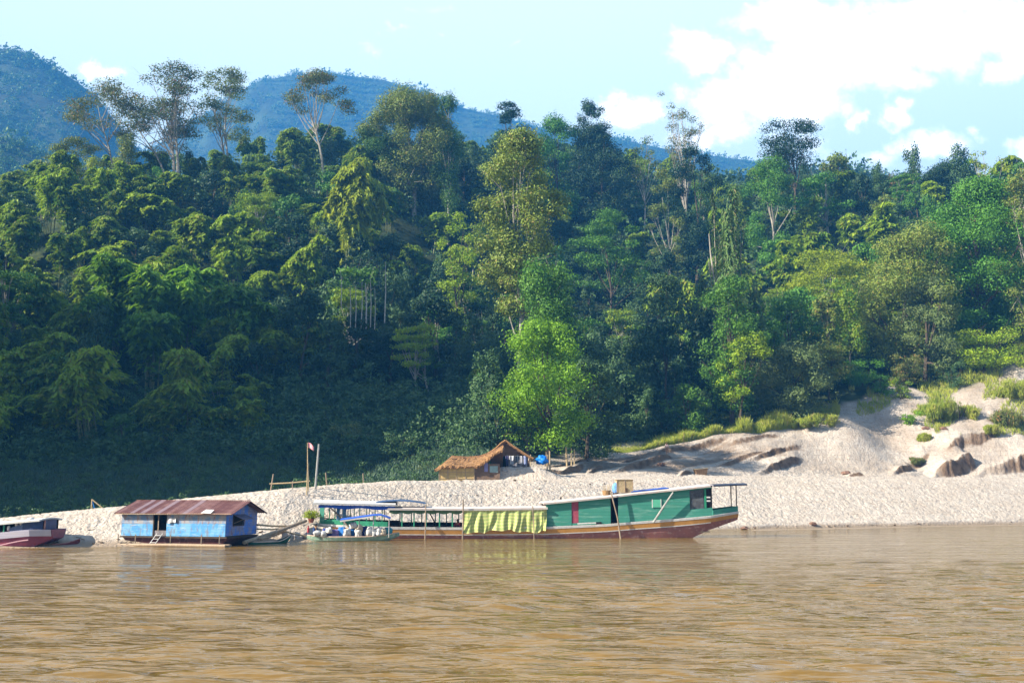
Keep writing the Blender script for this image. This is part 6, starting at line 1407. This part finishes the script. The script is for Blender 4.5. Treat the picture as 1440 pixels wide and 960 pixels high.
for i in range(260):
    U = r5.uniform(20, 1430); e = abs(r5.normal(0, 1.2)) + .3 if r5.rand() < .6 else r5.uniform(1, 20); Y = float(rowY(1, U)) + e; x = (U - 720) / F * CP * Y; z = G(x, Y); q = r5.uniform(.04, .13)
    if r5.rand() < .5: db.lump((x, Y, z + q * .3), (q * 1.3, q, q * .7), i, .3, 6, 4)
    else: a = r5.uniform(0, 3.1); L_ = r5.uniform(.2, .7); db.tube([(x, Y, z + .03), (x + L_ * math.cos(a), Y + L_ * .4 * math.sin(a), z + .07)], .022, 4)
setp(db.build('debris', mat('dark_debris', (.13, .09, .06), .9, .3, 3)), 'scattered pebbles, twigs and flotsam on the sand', kind='stuff')
# half hidden shed at the right edge
g = hit(1434, 462, 120, 260); sh = empty('shed', (g.x, g.y + 2, G(g.x, g.y + 2)), 0, 'small white-posted shed half hidden by leaves at the right edge', 'shed')
for x in (-1.6, 0, 1.6): MB().box(x - .09, x + .09, 0, .18, -.5, 1.6).build('post', M_white, sh)
MB().box(-1.9, 1.9, -.1, .2, -.3, .15).build('sill', M_white, sh); MB().box(-1.6, 1.6, 1.6, 1.7, -.3, 1.6).build('back_wall', M_red, sh); MB().hexa([(-2, -.4, 1.6), (2, -.4, 1.6), (2, 2, 2.2), (-2, 2, 2.2)], [(-2, -.4, 1.7), (2, -.4, 1.7), (2, 2, 2.3), (-2, 2, 2.3)]).build('roof', M_rust, sh)

# ------------------------------------------------------------------ people
def person(loc, rz, pose, shirt, pants, label, s=1.0, hat=None):
    """one continuous skin-modified body; clothes and hair as parts"""
    e = empty('person', loc, rz, label, 'person'); e.scale = (s, s, s)
    J = dict(pel=(0, 0, .93), wst=(0, 0, 1.06), che=(0, -.01, 1.28), nek=(0, -.01, 1.44), hd0=(0, -.02, 1.52), hd1=(0, -.03, 1.60), hd2=(0, -.02, 1.69))
    for sg, n_ in ((-1, 'r'), (1, 'l')):
        J.update({'sh' + n_: (sg * .17, 0, 1.38), 'el' + n_: (sg * .23, .02, 1.12), 'wr' + n_: (sg * .24, -.06, .88), 'hn' + n_: (sg * .24, -.08, .81), 'hp' + n_: (sg * .09, 0, .88), 'kn' + n_: (sg * .10, -.02, .49), 'an' + n_: (sg * .10, .02, .08), 'to' + n_: (sg * .11, -.14, .04)})
    J.update(pose)
    rad = dict(pel=.125, wst=.11, che=.13, nek=.055, hd0=.062, hd1=.088, hd2=.070, sh=.062, el=.042, wr=.028, hn=.030, hp=.095, kn=.058, an=.038, to=.034)
    E = [('pel', 'wst'), ('wst', 'che'), ('che', 'nek'), ('nek', 'hd0'), ('hd0', 'hd1'), ('hd1', 'hd2')]
    for n_ in 'rl': E += [('che', 'sh' + n_), ('sh' + n_, 'el' + n_), ('el' + n_, 'wr' + n_), ('wr' + n_, 'hn' + n_), ('pel', 'hp' + n_), ('hp' + n_, 'kn' + n_), ('kn' + n_, 'an' + n_), ('an' + n_, 'to' + n_)]
    J['nos'] = tuple(Vector(J['hd1']) + Vector((0, -.095, -.01))); E.append(('hd1', 'nos')); rad['nos'] = .016
    for n_ in 'rl':
        h_ = Vector(J['hn' + n_]); d = (h_ - Vector(J['wr' + n_])).normalized(); side = Vector((1, 0, 0)) if abs(d.x) < .8 else Vector((0, 1, 0))
        for k, (o_, L_) in enumerate([(-.026, .065), (-.009, .078), (.009, .072), (.026, .056)]):
            J[f'f{n_}{k}'] = tuple(h_ + side * o_ * 1.3 + d * L_ * .55); J[f'g{n_}{k}'] = tuple(h_ + side * o_ * 1.3 + d * L_ + Vector((0, -.014, 0))); E += [('hn' + n_, f'f{n_}{k}'), (f'f{n_}{k}', f'g{n_}{k}')]; rad[f'f{n_}{k}'] = .009; rad[f'g{n_}{k}'] = .008
        J['t' + n_] = tuple(h_ + Vector((0, -.045, 0)) + d * .01); E.append(('hn' + n_, 't' + n_)); rad['t' + n_] = .010
    def skin(name, keys, edges, m_, grow=0.0, sub=1):
        me = bpy.data.meshes.new(name); idx = {k: i for i, k in enumerate(keys)}
        me.from_pydata([J[k] for k in keys], [(idx[a], idx[b]) for a, b in edges], []); me.materials.append(m_)
        o = bpy.data.objects.new(name, me); COL.objects.link(o); o.parent = e
        md = o.modifiers.new('skin', 'SKIN'); md.use_smooth_shade = True
        for i, k in enumerate(keys):
            r = rad.get(k, rad.get(k[:2] if k[:2] in rad else k, .03)); me.skin_vertices[0].data[i].radius = (r + grow, r + grow); me.skin_vertices[0].data[i].use_root = (i == 0)
        sb = o.modifiers.new('sub', 'SUBSURF'); sb.levels = sub; sb.render_levels = sub
        return o
    keys = ['pel'] + [k for k in J if k != 'pel']; skin('body', keys, E, M_skin)
    up = ['che', 'wst', 'pel', 'shr', 'shl', 'elr', 'ell']; skin('shirt', up, [('pel', 'wst'), ('wst', 'che'), ('che', 'shr'), ('che', 'shl'), ('shr', 'elr'), ('shl', 'ell')], shirt, .018)
    lo = ['pel', 'hpr', 'hpl', 'knr', 'knl', 'anr', 'anl']; skin('trousers', lo, [('pel', 'hpr'), ('pel', 'hpl'), ('hpr', 'knr'), ('hpl', 'knl'), ('knr', 'anr'), ('knl', 'anl')], pants, .016)
    h1 = Vector(J['hd1']); MB().lump(h1 + Vector((0, .028, .035)), (.098, .10, .105), 1, .06, 12, 8).build('hair', hat or M_hair, e, smooth=True)
    for sg in (-1, 1): MB().lump(h1 + Vector((sg * .032, -.083, .012)), (.010, .008, .008), 1, 0, 6, 4).build('eye', M_dark, e, smooth=True)
    return e
sit = dict(pel=(0, 0, .12), wst=(0, -.03, .26), che=(0, -.08, .46), nek=(0, -.11, .61), hd0=(0, -.13, .69), hd1=(0, -.15, .77), hd2=(0, -.14, .86),
           shr=(-.17, -.08, .56), shl=(.17, -.08, .56), elr=(-.25, -.18, .34), ell=(.25, -.18, .34), wrr=(-.12, -.38, .36), wrl=(.12, -.38, .36), hnr=(-.06, -.42, .37), hnl=(.06, -.42, .37),
           hpr=(-.10, -.04, .10), hpl=(.10, -.04, .10), knr=(-.16, -.42, .42), knl=(.16, -.42, .42), anr=(-.12, -.36, .06), anl=(.12, -.36, .06), tor=(-.13, -.50, .03), tol=(.13, -.50, .03))
p_, _l = cw(442, .0, .30)
person(tuple(p_), R(60), sit, mat('navy_shirt', (.02, .05, .16), .8, .2, 4), mat('dark_trousers', (.02, .02, .04), .8, .2, 4), 'person in dark blue crouching at the front of the laden canoe', 1.05)
p2_ = btop(645, .30, .62)
person(tuple(p2_), R(-30), sit, mat('red_shirt', (.42, .03, .04), .8, .2, 4), mat('dark_red_skirt', (.10, .02, .03), .8, .2, 4), 'person in red sitting in the boat beside the plaid curtain', .95)
walk = dict(knr=(-.10, -.10, .50), anr=(-.10, .06, .10), tor=(-.11, -.09, .05), knl=(.10, .03, .49), anl=(.10, .16, .10), tol=(.11, .03, .04), wrr=(-.26, -.14, .90), wrl=(.26, .02, .90))
g = hit(938, 640, 100, 220); person((g.x, g.y, G(g.x, g.y)), R(-40), walk, mat('pale_pink_shirt', (.62, .46, .46), .8, .1, 4), mat('tan_trousers', (.42, .24, .16), .8, .2, 4), 'person in pale pink top standing on the upper sand slope', 1.0)
